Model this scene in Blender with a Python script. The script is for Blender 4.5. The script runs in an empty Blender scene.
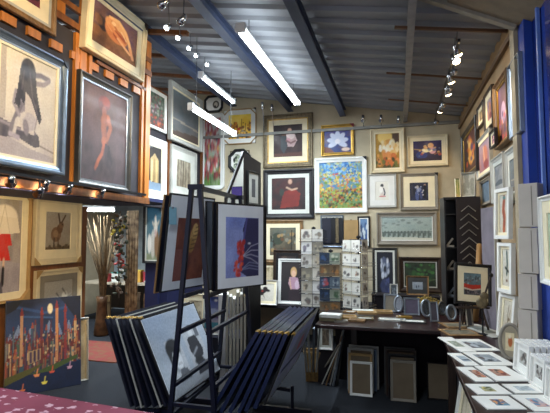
import bpy, bmesh, math, random
import numpy as np
from mathutils import Vector, Matrix
S = bpy.context.scene
C = S.collection
R = math.radians
random.seed(7)
# ---------------------------------------------------------------- camera
F, YAW, PIT = 445.0, R(15.45), R(3.7)
cam = bpy.data.objects.new('camera', bpy.data.cameras.new('camera')); C.objects.link(cam)
cam.location = (0, 0, 1.6); cam.rotation_mode = 'XYZ'
cam.rotation_euler = (math.pi/2 + PIT, 0, YAW)
cam.data.sensor_width = 36; cam.data.lens = F/550*36; cam.data.clip_start = .05
S.camera = cam
# ---------------------------------------------------------------- light
w = bpy.data.worlds.new('world'); S.world = w; w.use_nodes = True
bgn = w.node_tree.nodes['Background']; bgn.inputs[0].default_value = (.78, .82, .92, 1); bgn.inputs[1].default_value = .62
S.view_settings.view_transform = 'Standard'; S.view_settings.look = 'None'
S.view_settings.exposure = .0; S.view_settings.gamma = 1; S.view_settings.use_curve_mapping = False
COOL = (.82, .93, 1); WARM = (1, .72, .38)
def area(name, loc, rot, sx, sy, power, col):
    l = bpy.data.lights.new(name, 'AREA'); l.shape = 'RECTANGLE'; l.size = sx; l.size_y = sy; l.energy = power; l.color = col
    o = bpy.data.objects.new(name, l); C.objects.link(o); o.location = loc; o.rotation_euler = rot; return o
def spot(loc, target, power, ang=60, col=WARM, r=.03, blend=.6):
    l = bpy.data.lights.new('spot_light', 'SPOT'); l.energy = power; l.color = col; l.spot_size = R(ang); l.spot_blend = blend; l.shadow_soft_size = r
    o = bpy.data.objects.new('spot_light', l); C.objects.link(o); o.location = loc
    o.rotation_euler = (Vector(target)-Vector(loc)).to_track_quat('-Z', 'Y').to_euler(); return o
# added fill behind the camera, standing in for daylight from an unseen shop front
area('shopfront_daylight', (-1.2, -2.6, 1.7), (R(90), 0, 0), 4.0, 2.4, 22, (.85, .91, 1))
# ---------------------------------------------------------------- pixel -> place helpers (survey of the room)
Rm = (Matrix.Rotation(YAW, 3, 'Z') @ Matrix.Rotation(math.pi/2+PIT, 3, 'X'))
CP = Vector((0, 0, 1.6))
def ray(u, v): return Rm @ Vector(((u-275)/F, (206.5-v)/F, -1))
def P(u, v, d): return CP + ray(u, v)*d
def onx(u, v, X): r = ray(u, v); return CP + r*(X/r.x)
def ony(u, v, Y): r = ray(u, v); return CP + r*(Y/r.y)
def onz(u, v, Z): r = ray(u, v); return CP + r*((Z-1.6)/r.z)
# ---------------------------------------------------------------- materials
def lin(c):
    if isinstance(c, str):
        c = c.lstrip('#'); c = tuple(int(c[i:i+2], 16)/255 for i in (0, 2, 4))
    return tuple((x/12.92 if x <= .04045 else ((x+.055)/1.055)**2.4) for x in c)
MATS = {}
def mat(name, col, rough=.6, metal=0, var=.12, scale=8, col2=None, stretch=(1, 1, 1), bump=0, coat=0, emit=0):
    if name in MATS: return MATS[name]
    m = bpy.data.materials.new(name); m.use_nodes = True; nt = m.node_tree; b = nt.nodes['Principled BSDF']
    c = lin(col); c2 = lin(col2) if col2 else tuple(x*(1-var*2) for x in c)
    tc = nt.nodes.new('ShaderNodeTexCoord'); mp = nt.nodes.new('ShaderNodeMapping'); mp.inputs['Scale'].default_value = stretch
    n = nt.nodes.new('ShaderNodeTexNoise'); n.inputs['Scale'].default_value = scale; n.inputs['Detail'].default_value = 4
    rp = nt.nodes.new('ShaderNodeValToRGB'); rp.color_ramp.elements[0].color = (*c2, 1); rp.color_ramp.elements[1].color = (*c, 1)
    rp.color_ramp.elements[0].position = .32; rp.color_ramp.elements[1].position = .62
    L = nt.links.new
    L(tc.outputs['Object'], mp.inputs[0]); L(mp.outputs[0], n.inputs['Vector']); L(n.outputs[0], rp.inputs[0]); L(rp.outputs[0], b.inputs['Base Color'])
    b.inputs['Roughness'].default_value = rough; b.inputs['Metallic'].default_value = metal
    b.inputs['Coat Weight'].default_value = coat
    if bump:
        bp = nt.nodes.new('ShaderNodeBump'); bp.inputs['Strength'].default_value = bump; bp.inputs['Distance'].default_value = .01
        L(n.outputs[0], bp.inputs['Height']); L(bp.outputs[0], b.inputs['Normal'])
    if emit:
        b.inputs['Emission Color'].default_value = (*c, 1); b.inputs['Emission Strength'].default_value = emit
    MATS[name] = m; return m
def artmat():
    if 'art' in MATS: return MATS['art']
    m = bpy.data.materials.new('printed_picture'); m.use_nodes = True; nt = m.node_tree; b = nt.nodes['Principled BSDF']
    a = nt.nodes.new('ShaderNodeVertexColor'); a.layer_name = 'Col'
    n = nt.nodes.new('ShaderNodeTexNoise'); n.inputs['Scale'].default_value = 60; n.inputs['Detail'].default_value = 3
    tc = nt.nodes.new('ShaderNodeTexCoord'); mx = nt.nodes.new('ShaderNodeMixRGB'); mx.blend_type = 'OVERLAY'; mx.inputs[0].default_value = .3
    nt.links.new(tc.outputs['Object'], n.inputs['Vector']); nt.links.new(a.outputs[0], mx.inputs[1]); nt.links.new(n.outputs[0], mx.inputs[2])
    nt.links.new(mx.outputs[0], b.inputs['Base Color']); b.inputs['Roughness'].default_value = .68; b.inputs['Coat Weight'].default_value = .05; b.inputs['Coat Roughness'].default_value = .15
    MATS['art'] = m; return m
M = {
 'cream': mat('cream_mount', '#efe3c2', .7, var=.05), 'white': mat('white_paint', '#e6e6e2', .5, var=.04), 'ivory': mat('ivory_moulding', '#dccfae', .5, var=.06),
 'offw': mat('offwhite_board', '#cfd0c8', .7, var=.05), 'silver': mat('silver_moulding', '#9aa3ae', .3, .7, .1), 'steelblue': mat('blue_silver_moulding', '#6f7f92', .3, .6, .12),
 'pewter': mat('pewter_moulding', '#4a4a48', .35, .5, .15), 'black': mat('black_moulding', '#15151a', .35, 0, .2), 'gold': mat('gold_moulding', '#b08a3c', .35, .6, .15),
 'oldgold': mat('antique_gold_moulding', '#77694f', .45, .3, .25, 30), 'grey': mat('grey_moulding', '#8b8478', .5, var=.1), 'lgrey': mat('pale_grey_moulding', '#b4b4ae', .5, var=.08),
 'wood': mat('timber_moulding', '#8b6a44', .5, var=.25, scale=5, stretch=(6, 6, 1)), 'dwood': mat('dark_timber_moulding', '#33241c', .4, var=.25, scale=5, stretch=(6, 6, 1)),
 'orange': mat('varnished_pine', '#b8732f', .45, var=.16, scale=3, stretch=(8, 8, .8)), 'orange2': mat('dark_varnished_pine', '#7c4a22', .5, var=.2, scale=3, stretch=(8, 8, .8)),
 'navy': mat('navy_steel', '#10142b', .4, .1, .12), 'navyp': mat('navy_card', '#0f1328', .55, var=.15), 'bluew': mat('blue_painted_wall', '#111a48', .7, var=.12, scale=3),
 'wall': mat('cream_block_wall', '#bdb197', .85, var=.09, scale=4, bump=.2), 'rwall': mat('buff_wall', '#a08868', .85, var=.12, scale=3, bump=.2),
 'board': mat('grey_partition_board', '#2e2b33', .8, var=.2, scale=3), 'roof': mat('corrugated_roof_sheet', '#8d9096', .6, .1, .1, 1.5), 'beam': mat('blue_steel_beam', '#3b4763', .5, .2, .12, 3),
 'carpet': mat('slate_blue_carpet', '#1c212a', .95, var=.16, scale=60, bump=.4), 'rug': mat('red_rug', '#7a2d2c', .95, var=.3, scale=12, col2='#6a4a30'),
 'tabletop': mat('mahogany_table_top', '#2a1212', .3, var=.25, scale=3, stretch=(1, 6, 1)), 'tabledark': mat('dark_table_cloth', '#17101a', .9, var=.2),
 'chrome': mat('chrome', '#c8ccd2', .15, 1, .05), 'darkmetal': mat('dark_metal', '#25262b', .4, .6, .1), 'wire': mat('grey_cable', '#3c3f45', .6), 'kraft': mat('kraft_card', '#a98a5c', .85, var=.08),
 'mdf': mat('brown_backing_board', '#6d5f4c', .85, var=.08), 'plaster': mat('magnolia_plaster', '#a89a80', .8, var=.06), 'whitem': mat('white_enamel', '#d5d8da', .4, var=.03),
}
def tube_mat(name, col, s):
    if name in MATS: return MATS[name]
    m = bpy.data.materials.new(name); m.use_nodes = True; b = m.node_tree.nodes['Principled BSDF']
    b.inputs['Base Color'].default_value = (1, 1, 1, 1); b.inputs['Emission Color'].default_value = (*col, 1); b.inputs['Emission Strength'].default_value = s
    MATS[name] = m; return m
GLOW = tube_mat('fluorescent_tube', (.86, .95, 1), 20); BULB = tube_mat('warm_bulb', (1, .74, .42), 25); BULBC = tube_mat('cool_bulb', (.85, .93, 1), 18)
# ---------------------------------------------------------------- mesh helpers
def link(name, bm, m, parent=None, smooth=False):
    me = bpy.data.meshes.new(name); bmesh.ops.recalc_face_normals(bm, faces=bm.faces[:]); bm.to_mesh(me); bm.free()
    ms = m if isinstance(m, (list, tuple)) else [m]
    for x in ms: me.materials.append(x)
    if smooth:
        for p in me.polygons: p.use_smooth = True
    o = bpy.data.objects.new(name, me); C.objects.link(o)
    if parent: o.parent = parent
    return o
def tag(o, label, cat, group=None, kind=None):
    o['label'] = label; o['category'] = cat
    if group: o['group'] = group
    if kind: o['kind'] = kind
    return o
def struct(o): o['kind'] = 'structure'; return o
def thing(name, label, cat, loc=(0, 0, 0), rz=0, lean=0, group=None, yaxis=0):
    o = bpy.data.objects.new(name, None); C.objects.link(o); o.empty_display_size = .1
    o.location = loc; o.rotation_euler = (lean, yaxis, rz)
    return tag(o, label, cat, group)
def box(bm, x0, x1, y0, y1, z0, z1, mi=0, mx=None):
    v = [bm.verts.new((x, y, z)) for x in (x0, x1) for y in (y0, y1) for z in (z0, z1)]
    if mx is not None:
        for q in v: q.co = mx @ q.co
    for f in ((0, 1, 3, 2), (4, 6, 7, 5), (0, 4, 5, 1), (2, 3, 7, 6), (0, 2, 6, 4), (1, 5, 7, 3)):
        fc = bm.faces.new([v[i] for i in f]); fc.material_index = mi
    return bm
def boxo(name, x0, x1, y0, y1, z0, z1, m, parent=None, bev=0):
    bm = box(bmesh.new(), min(x0, x1), max(x0, x1), min(y0, y1), max(y0, y1), min(z0, z1), max(z0, z1))
    if bev: bmesh.ops.bevel(bm, geom=bm.edges[:], offset=bev, segments=2, affect='EDGES', profile=.5)
    return link(name, bm, m, parent)
def bar(bm, a, b, wx, wy=None, up=(0, 0, 1), mi=0):
    a, b = Vector(a), Vector(b); d = (b-a); L = d.length; d.normalize(); wy = wy or wx
    s = d.cross(Vector(up));
    if s.length < 1e-4: s = Vector((1, 0, 0))
    s.normalize(); t = s.cross(d)
    mx = Matrix((( s.x, t.x, d.x, a.x), (s.y, t.y, d.y, a.y), (s.z, t.z, d.z, a.z), (0, 0, 0, 1)))
    return box(bm, -wx/2, wx/2, -wy/2, wy/2, 0, L, mi, mx)
def tube(bm, pts, r, n=8, cap=True):
    pts = [Vector(p) for p in pts]; rings = []
    for i, p in enumerate(pts):
        d = (pts[min(i+1, len(pts)-1)]-pts[max(i-1, 0)]).normalized()
        s = d.cross(Vector((0, 0, 1)));
        if s.length < 1e-3: s = Vector((1, 0, 0))
        s.normalize(); t = d.cross(s); rr = r[i] if isinstance(r, (list, tuple)) else r
        rings.append([bm.verts.new(p+(s*math.cos(2*math.pi*k/n)+t*math.sin(2*math.pi*k/n))*rr) for k in range(n)])
    for a, b in zip(rings, rings[1:]):
        for k in range(n): bm.faces.new((a[k], a[(k+1) % n], b[(k+1) % n], b[k]))
    if cap: bm.faces.new(rings[0][::-1]); bm.faces.new(rings[-1])
    return bm
def lathe(bm, prof, n=20, mx=None):
    rings = []
    for r, z in prof:
        rings.append([bm.verts.new((r*math.cos(2*math.pi*k/n), r*math.sin(2*math.pi*k/n), z)) for k in range(n)])
    if mx is not None:
        for rg in rings:
            for v in rg: v.co = mx @ v.co
    for a, b in zip(rings, rings[1:]):
        for k in range(n): bm.faces.new((a[k], a[(k+1) % n], b[(k+1) % n], b[k]))
    bm.faces.new(rings[0][::-1]); bm.faces.new(rings[-1]); return bm
def ring(bm, w, h, prof, cut=0):
    """mitred frame: prof = closed list of (inset, y); w,h outer; z from 0..h; cut = chamfered corners"""
    loops = []
    for ins, y in prof:
        x0, x1, z0, z1 = -w/2+ins, w/2-ins, ins, h-ins
        c = max(cut-ins*.6, 0) if cut else 0
        if cut and ins < .6*cut: pts = [(x0+c, z0), (x1-c, z0), (x1, z0+c), (x1, z1-c), (x1-c, z1), (x0+c, z1), (x0, z1-c), (x0, z0+c)]
        elif cut: pts = [(x0+.001, z0), (x1-.001, z0), (x1, z0+.001), (x1, z1-.001), (x1-.001, z1), (x0+.001, z1), (x0, z1-.001), (x0, z0+.001)]
        else: pts = [(x0, z0), (x1, z0), (x1, z1), (x0, z1)]
        loops.append([bm.verts.new((x, y, z)) for x, z in pts])
    k = len(loops[0])
    for i in range(len(loops)):
        a, b = loops[i], loops[(i+1) % len(loops)]
        for j in range(k): bm.faces.new((a[j], a[(j+1) % k], b[(j+1) % k], b[j]))
    return bm
# ---------------------------------------------------------------- pictures: brushwork rasterised onto the sheet's own mesh
def vnoise(nx, ny, sc, rs):
    g = rs.rand(int(sc)+3, int(sc)+3); X, Y = np.meshgrid(np.linspace(0, sc, nx), np.linspace(0, sc, ny))
    i, j = X.astype(int), Y.astype(int); fx, fy = X-i, Y-j; fx = fx*fx*(3-2*fx); fy = fy*fy*(3-2*fy)
    return (g[j, i]*(1-fx)+g[j, i+1]*fx)*(1-fy)+(g[j+1, i]*(1-fx)+g[j+1, i+1]*fx)*fy
def paint(ops, nx, ny, asp=1, seed=1):
    rs = np.random.RandomState(seed); X, Y = np.meshgrid(np.linspace(0, 1, nx), np.linspace(0, 1, ny)); I = np.zeros((ny, nx, 3))+.5
    soft = 1.2/min(nx, ny)
    def put(msk, col, a=1):
        m = (np.clip(msk, 0, 1)*a)[..., None]; I[:] = I*(1-m)+np.array(lin(col))*m
    for op in ops:
        k = op[0]
        if k == 'bg': c0, c1 = np.array(lin(op[1])), np.array(lin(op[2])); I[:] = c0+(c1-c0)*Y[..., None]
        elif k == 'n':
            n = vnoise(nx, ny, op[2], rs)*.65+vnoise(nx, ny, op[2]*2.3, rs)*.35; put(np.clip((n-.5)*3+.5, 0, 1), op[1], op[3])
        elif k == 'e':
            _, cx, cy, rx, ry, col = op[:6]; an = R(op[6]) if len(op) > 6 else 0; dx, dy = X-cx, (Y-cy)
            a, b = dx*math.cos(an)+dy*math.sin(an), -dx*math.sin(an)+dy*math.cos(an)
            d = np.sqrt((a/rx)**2+(b/ry)**2); put((1-d)*min(rx, ry)/soft+.5, col, op[7] if len(op) > 7 else 1)
        elif k == 'p':
            pts = op[1]; ins = np.zeros((ny, nx), bool); n = len(pts)
            for i in range(n):
                (x0, y0), (x1, y1) = pts[i], pts[(i+1) % n]
                if y0 == y1: continue
                c = ((y0 > Y) != (y1 > Y)) & (X < (x1-x0)*(Y-y0)/(y1-y0)+x0); ins ^= c
            put(ins.astype(float), op[2], op[3] if len(op) > 3 else 1)
        elif k == 'l':
            pts, wd, col = op[1:4]
            D = np.full((ny, nx), 9.)
            for (x0, y0), (x1, y1) in zip(pts, pts[1:]):
                dx, dy = x1-x0, y1-y0; t = np.clip(((X-x0)*dx+(Y-y0)*dy)/(dx*dx+dy*dy+1e-9), 0, 1)
                D = np.minimum(D, np.hypot(X-x0-t*dx, Y-y0-t*dy))
            put((wd/2-D)/soft+.5, col, op[4] if len(op) > 4 else 1)
        elif k == 's':
            _, n, sz, cols, x0, y0, x1, y1 = op
            for _ in range(n):
                cx, cy = x0+rs.rand()*(x1-x0), y0+rs.rand()*(y1-y0); r = sz*(.5+rs.rand()); d = np.hypot(X-cx, Y-cy)
                put((r-d)/soft+.5, cols[rs.randint(len(cols))], .9)
    return I
def sheet(parent, name, x0, x1, z0, z1, y, ops, res=1.0, seed=1, back=.002):
    w, h = x1-x0, z1-z0; n = int(42*res); nx = max(6, int(n*min(1.6, (w/h)**.5))); ny = max(6, int(n*min(1.6, (h/w)**.5)))
    I = paint(ops, nx, ny, w/h, seed)
    vs = [(x0+w*i/(nx-1), y, z0+h*j/(ny-1)) for j in range(ny) for i in range(nx)]
    fs = [(j*nx+i, j*nx+i+1, (j+1)*nx+i+1, (j+1)*nx+i) for j in range(ny-1) for i in range(nx-1)]
    nb = len(vs); vs += [(x0, y+back, z0), (x1, y+back, z0), (x1, y+back, z1), (x0, y+back, z1)]
    fs += [(nb+3, nb+2, nb+1, nb)]
    bot = list(range(nx)); top = [(ny-1)*nx+i for i in range(nx)]; lf = [j*nx for j in range(ny)]; rt = [j*nx+nx-1 for j in range(ny)]
    fs += [tuple([nb, nb+1]+bot[::-1]), tuple([nb+2, nb+3]+top), tuple([nb+3, nb]+lf), tuple([nb+1, nb+2]+rt[::-1])]
    me = bpy.data.meshes.new(name); me.from_pydata(vs, [], fs); me.materials.append(artmat())
    a = me.color_attributes.new('Col', 'FLOAT_COLOR', 'POINT'); cols = np.ones((len(vs), 4)); cols[:nb, :3] = I.reshape(-1, 3); cols[nb:, :3] = I[0, 0]
    a.data.foreach_set('color', cols.ravel())
    o = bpy.data.objects.new(name, me); C.objects.link(o)
    if parent: o.parent = parent
    return o
PROF = {
 'flat': lambda f, d: [(0, 0), (0, -d), (f, -d), (f, -d*.35), (f, 0)],
 'scoop': lambda f, d: [(0, 0), (0, -d*.9), (f*.12, -d), (f*.3, -d), (f*.5, -d*.72), (f*.8, -d*.6), (f*.85, -d*.66), (f, -d*.62), (f, -d*.35), (f, 0)],
 'round': lambda f, d: [(0, 0), (0, -d*.6), (f*.2, -d*.92), (f*.45, -d), (f*.7, -d*.85), (f*.8, -d*.6), (f, -d*.55), (f, 0)],
}
def framed(label, w, h, fw, fm, mount, ops, loc, rz=0, lean=0, group=None, depth=.035, prof='scoop', cut=0, liner=None, seed=1, res=1.0, name='framed_picture', cat='picture', yaxis=0, protectors=None, backing=None, mbot=None, bm_=None):
    """mount: list of (width, material) from the frame inward, or []"""
    t = thing(name, label, cat, loc, rz, lean, group, yaxis)
    link('frame', ring(bmesh.new(), w, h, PROF[prof](fw, depth), cut), fm, t)
    ins = fw; y = -depth*.5
    boxo('backing', -w/2+fw*.5, w/2-fw*.5, -.006, -.002, fw*.5, h-fw*.5, M['mdf'], t)
    if liner:
        lw, lm = liner; b = bmesh.new(); ring(b, w, h, [(ins-.001, -.006), (ins-.001, y*1.1), (ins+lw, y), (ins+lw, -.006)]); link('inner_slip', b, lm, t); ins += lw; y *= .9
    for i, (mw, mm) in enumerate(mount):
        b = bmesh.new(); yy = y*(.92**i); ring(b, w, h, [(ins-.002, -.007), (ins-.002, yy), (ins+mw-.002, yy), (ins+mw, yy+.003), (ins+mw, -.007)]); link('mount', b, mm, t); ins += mw
    y = y*.6
    if backing: boxo('picture', -w/2+ins-.001, w/2-ins+.001, y, -.0065, ins-.001, h-ins+.001, backing, t)
    else: sheet(t, 'picture', -w/2+ins-.001, w/2-ins+.001, ins-.001, h-ins+.001, y, ops, res, seed, back=-y-.0066)
    if protectors:
        for (sx, sz) in protectors[1]:
            b = bmesh.new(); s = protectors[0]; cx, cz = sx*w/2, h if sz > 0 else 0
            q = [(cx, cz), (cx-sx*s, cz), (cx, cz-(1 if sz > 0 else -1)*s)]
            top = [b.verts.new((x, -depth-.004, z)) for x, z in q]; bot = [b.verts.new((x, -depth*.9-.0005+.004, z)) for x, z in q]
            b.faces.new(top); b.faces.new(bot[::-1])
            for i in range(3): b.faces.new((top[i], bot[i], bot[(i+1) % 3], top[(i+1) % 3]))
            link('corner_protector', b, protectors[2], t)
    return t
def onwall(wall, pos, u0, u1, tl, tr, bl, br, **k):
    """place on a wall: wall 'back'|'left'|'right', pos = plane coordinate of the wall surface"""
    d = k.get('depth', .035); f = {'back': lambda u, v: ony(u, v, pos-d), 'left': lambda u, v: onx(u, v, pos+d), 'right': lambda u, v: onx(u, v, pos-d)}[wall]
    a, b, c, e = f(u0, tl), f(u1, tr), f(u0, bl), f(u1, br)
    L, Rr = (a+c)/2, (b+e)/2
    z1, z0 = (a.z+b.z)/2, (c.z+e.z)/2
    if wall == 'back': w = Rr.x-L.x; loc = ((L.x+Rr.x)/2, pos-.002, z0); rz = 0
    elif wall == 'left': w = Rr.y-L.y; loc = (pos+.002, (L.y+Rr.y)/2, z0); rz = R(90)
    else: w = L.y-Rr.y; loc = (pos-.002, (L.y+Rr.y)/2, z0); rz = R(-90)
    return w, z1-z0, loc, rz
FR = {}
def hang(label, wall, pos, u0, u1, tl, tr, bl, br, fpx, fm, mpx, ops, **k):
    """fpx, mpx: widths of frame and mount as a fraction of the frame's smaller side"""
    w, h, loc, rz = onwall(wall, pos, u0, u1, tl, tr, bl, br, **k); s = min(w, h)
    lean = k.pop('lean', 0)
    if 'liner' in k: k['liner'] = (k['liner'][0]*s, k['liner'][1])
    return framed(label, w, h, fpx*s, fm, [(a*s, m) for a, m in mpx], ops, loc, rz, lean, **k)
def lean_frame(label, bl, br, h, fpx, fm, mpx, ops, lean=-8, **k):
    """stands on its bottom edge, bl/br = bottom corners as seen from the front"""
    bl, br = Vector(bl), Vector(br); d = br-bl; w = d.length; s = min(w, h); rz = math.atan2(d.y, d.x)
    if 'liner' in k: k['liner'] = (k['liner'][0]*s, k['liner'][1])
    return framed(label, w, h, fpx*s, fm, [(a*s, m) for a, m in mpx], ops, (bl+br)/2, rz, R(lean), **k)
# ================================================================ SETTING
XL, XR, YB, XP, XLOW = -3.3, .93, 7.2, -2.75, -3.9
def ceil_z(x): return 3.53-.165*x
struct(boxo('floor', -6.2, 1.1, -3, 9.2, -.1, 0, M['carpet']))
# walls
b = bmesh.new(); box(b, XL-.15, XR+.15, YB, YB+.15, 0, 2.9); box(b, XL-.15, XR+.15, YB, YB+.15, 2.9, 4.2)
struct(boxo('wall_back', XL-.15, XR+.15, YB, YB+.15, 0, 4.2, M['wall']))
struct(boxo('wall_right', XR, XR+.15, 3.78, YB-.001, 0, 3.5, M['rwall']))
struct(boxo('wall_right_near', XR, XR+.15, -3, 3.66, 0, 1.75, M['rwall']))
struct(boxo('wall_left_rear', XL-.12, XL, 5.32, YB-.001, 2.0, 3.62, M['board']))
struct(boxo('wall_left_lower', XL-.12, XL, 5.98, YB-.001, 0, 1.998, M['bluew']))
struct(boxo('wall_left_return', XLOW+.27, XL-.121, 5.9, 5.97, 0, 1.995, M['bluew']))
struct(boxo('wall_left_recess', XLOW-.1, XLOW, 1.5, 4.93, 0, 1.97, M['orange2']))
struct(boxo('wall_left_far', -6.2, -6.08, 1, 9.2, 0, 5.0, M['plaster']))
struct(boxo('wall_workshop', -6.07, XL-.2, 8.6, 8.7, 0, 4.9, mat('workshop_wall', '#9fa8ad', .8)))
struct(boxo('wall_far_gable', -6.07, XL-.16, 7.3, 7.36, 2.3, 4.9, mat('pale_sheet_wall', '#a9aeb0', .8)))
# ceiling: corrugated sheets running across, falling to the right
b = bmesh.new(); ys = []; y = -3.0
while y < 9.2: ys += [(y, 0), (y+.15, 0), (y+.175, -.035), (y+.215, -.035)]; y += .24
row = []
for (yy, dz) in ys: row.append([b.verts.new((x, yy, ceil_z(x)+dz+up)) for x, up in ((-6.3, .04), (1.1, .04), (1.1, .055), (-6.3, .055))])
for p, q in zip(row, row[1:]):
    for i in range(4): b.faces.new((p[i], q[i], q[(i+1) % 4], p[(i+1) % 4]))
b.faces.new(row[0][::-1]); b.faces.new(row[-1]); struct(link('ceiling', b, M['roof']))
# steel beams under the roof
for i, (u, v, wd) in enumerate(((234, 97, .12), (291, 104, .10), (343, 106, .10), (405, 108, .06))):
    x = ony(u, v, YB).x; z = ceil_z(x)-.005
    b = bmesh.new(); box(b, x-wd/2, x+wd/2, -3, YB-.01, z-.13, z-.118); box(b, x-.008, x+.008, -3, YB-.01, z-.118, z-.025); box(b, x-wd/2, x+wd/2, -3, YB-.01, z-.025, z-.01)
    o = link('trim_%d' % (i+1), b, M['beam'] if i < 3 else mat('pale_steel_beam', '#8f8f90', .5)); struct(o)
# timber battens / conduits across the slope
def across(n, y, x0, x1, wd, m, drop=.02):
    b = bmesh.new(); bar(b, (x0, y, ceil_z(x0)-drop-wd/2), (x1, y, ceil_z(x1)-drop-wd/2), wd, wd); struct(link('trim_%d' % n, b, m))
for n, (y, x0, x1, wd, m) in enumerate(((4.05, .0, .92, .025, mat('rusty_conduit', '#6a4a34', .6)), (5.25, -.1, .92, .02, mat('rusty_conduit', '#6a4a34', .6)), (6.3, -.1, .92, .018, mat('rusty_conduit', '#6a4a34', .6)), (4.35, -5.9, -2.2, .05, M['orange2']), (5.1, -5.9, -2.85, .045, M['orange2']), (5.9, -5.9, -2.85, .045, M['orange2']), (6.7, -5.9, -2.85, .045, M['orange2']), (3.4, -5.9, -2.1, .06, M['orange2']), (2.6, -5.9, -2.1, .06, M['orange2']))):
    across(10+n, y, x0, x1, wd, m, .045)
# wall plate on top of back wall and rail along the right wall top
struct(boxo('trim_20', XL, XR, YB-.05, YB-.001, 3.30, 3.345, mat('grey_conduit', '#8d8d88', .5)))
struct(boxo('trim_21', XR-.03, XR-.001, 3.8, YB-.06, 3.2, 3.25, mat('brown_rail', '#6c5640', .6)))
# near right: white post, sloping soffit edge and panel above it
struct(boxo('trim_22', .87, .93, 3.66, 3.78, 0, 3.36, mat('buff_painted_post', '#a89a80', .6)))
a_, b_ = ony(515, 28, 3.66), ony(424, -1, 3.66)
dx = (b_-a_); far = a_+dx*1.05
b = bmesh.new(); bar(b, a_+Vector((.0, -.03, 0)), far+Vector((0, -.03, 0)), .06, .05); struct(link('trim_23', b, mat('buff_edge_board', '#9c9484', .6)))
sl = (far.z-a_.z)/(far.x-a_.x); xm = (ceil_z(0)-.05-a_.z+sl*a_.x)/(sl+.165)
b = bmesh.new(); c_ = []
for y in (.6, 3.62): c_.append([b.verts.new((x, y, a_.z+sl*(x-a_.x)+h)) for x, h in ((xm, .0), (.99, .0), (.99, .03), (xm, .03))])
for k in range(4): b.faces.new((c_[0][k], c_[1][k], c_[1][(k+1) % 4], c_[0][(k+1) % 4]))
b.faces.new(c_[0]); b.faces.new(c_[1][::-1]); struct(link('wall_soffit_panel', b, mat('tan_ply_soffit', '#8f8068', .8)))
# blue window at near right
t = struct(bpy.data.objects.new('window_1', None)); C.objects.link(t)
bl = mat('blue_window_paint', '#1d3f9c', .35, var=.08)
b = bmesh.new()
for (y0, y1, z0, z1) in ((3.50, 3.655, 1.75, 3.42), (2.0, 3.655, 1.75, 1.83), (2.0, 3.655, 3.2, 3.42), (2.0, 2.08, 1.75, 3.42)): box(b, .90, 1.02, y0, y1, z0, z1)
link('window_frame', b, bl, t)
b = bmesh.new(); box(b, .93, .95, 3.30, 3.33, 1.83, 3.2); box(b, .93, .95, 2.7, 2.73, 1.83, 3.2); link('glazing_bar', b, mat('pale_blue_bar', '#5c7cc8', .4), t)
boxo('pane', .955, .965, 2.08, 3.54, 1.83, 3.2, mat('deep_blue_glass', '#0e2a86', .12, var=.3, scale=3, coat=.5), t)
# left partition of pine with slots; frames L1..L4 hang on it
t = struct(bpy.data.objects.new('wall_left_partition', None)); C.objects.link(t)
boxo('panel_board', XP-.06, XP-.031, 1.2, 4.46, 2.02, 3.42, M['board'], t)
b = bmesh.new()
for (y, wd, z0, z1) in ((3.37, .085, 2.0, 4.0), (4.47, .09, 2.0, 4.02), (3.47, .04, 2.05, 3.42), (4.36, .04, 2.05, 3.42), (3.29, .05, 2.05, 3.42)): box(b, XP-.03, XP+.0, y-wd/2, y+wd/2, z0, z1)
link('post', b, M['orange'], t)
b = bmesh.new(); box(b, XP-.025, XP+.01, 1.2, 4.52, 3.44, 3.50); box(b, XP-.03, XP+.02, 1.2, 4.50, 1.955, 2.02); box(b, XP-.025, XP+.01, 1.2, 4.52, 3.60, 3.65); box(b, XP-.029, XP+.0, 3.56, 4.42, 3.245, 3.28); link('rail', b, M['orange2'], t)
b = bmesh.new()
y = 1.3
while y < 4.4:
    if abs(y+.06-3.37) > .1: box(b, XP-.02, XP+.012, y, y+.13, 3.502, 3.598)
    box(b, XP-.03, XP-.004, y, y+.13, 3.165, 3.235)
    y += .24
link('spacer_block', b, M['orange'], t)
boxo('shelf_soffit', XLOW, XP-.061, 1.2, 5.3, 2.0, 2.04, M['bluew'], t)
boxo('fascia', XP-.09, XP-.061, 1.2, 4.46, 1.95, 1.999, M['bluew'], t)
# rear left posts between frames
b = bmesh.new()
for (u, wd) in ((168.5, .09), (201, .05)): 
    y = onx(u, 130, XL).y; box(b, XL, XL+.03, min(y-wd/2, YB-.1), min(y+wd/2, YB-.02), 2.0, 3.62)
struct(link('trim_24', b, M['orange2']))
struct(boxo('trim_25', XL-.02, XL+.02, 5.3, YB-.03, 3.63, 3.69, M['orange2']))
# red rug by opening
tag(boxo('rug', -5.2, -3.45, 4.95, 5.86, .001, .012, M['rug']), 'worn red and brown rug on the floor of the doorway', 'rug')
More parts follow.
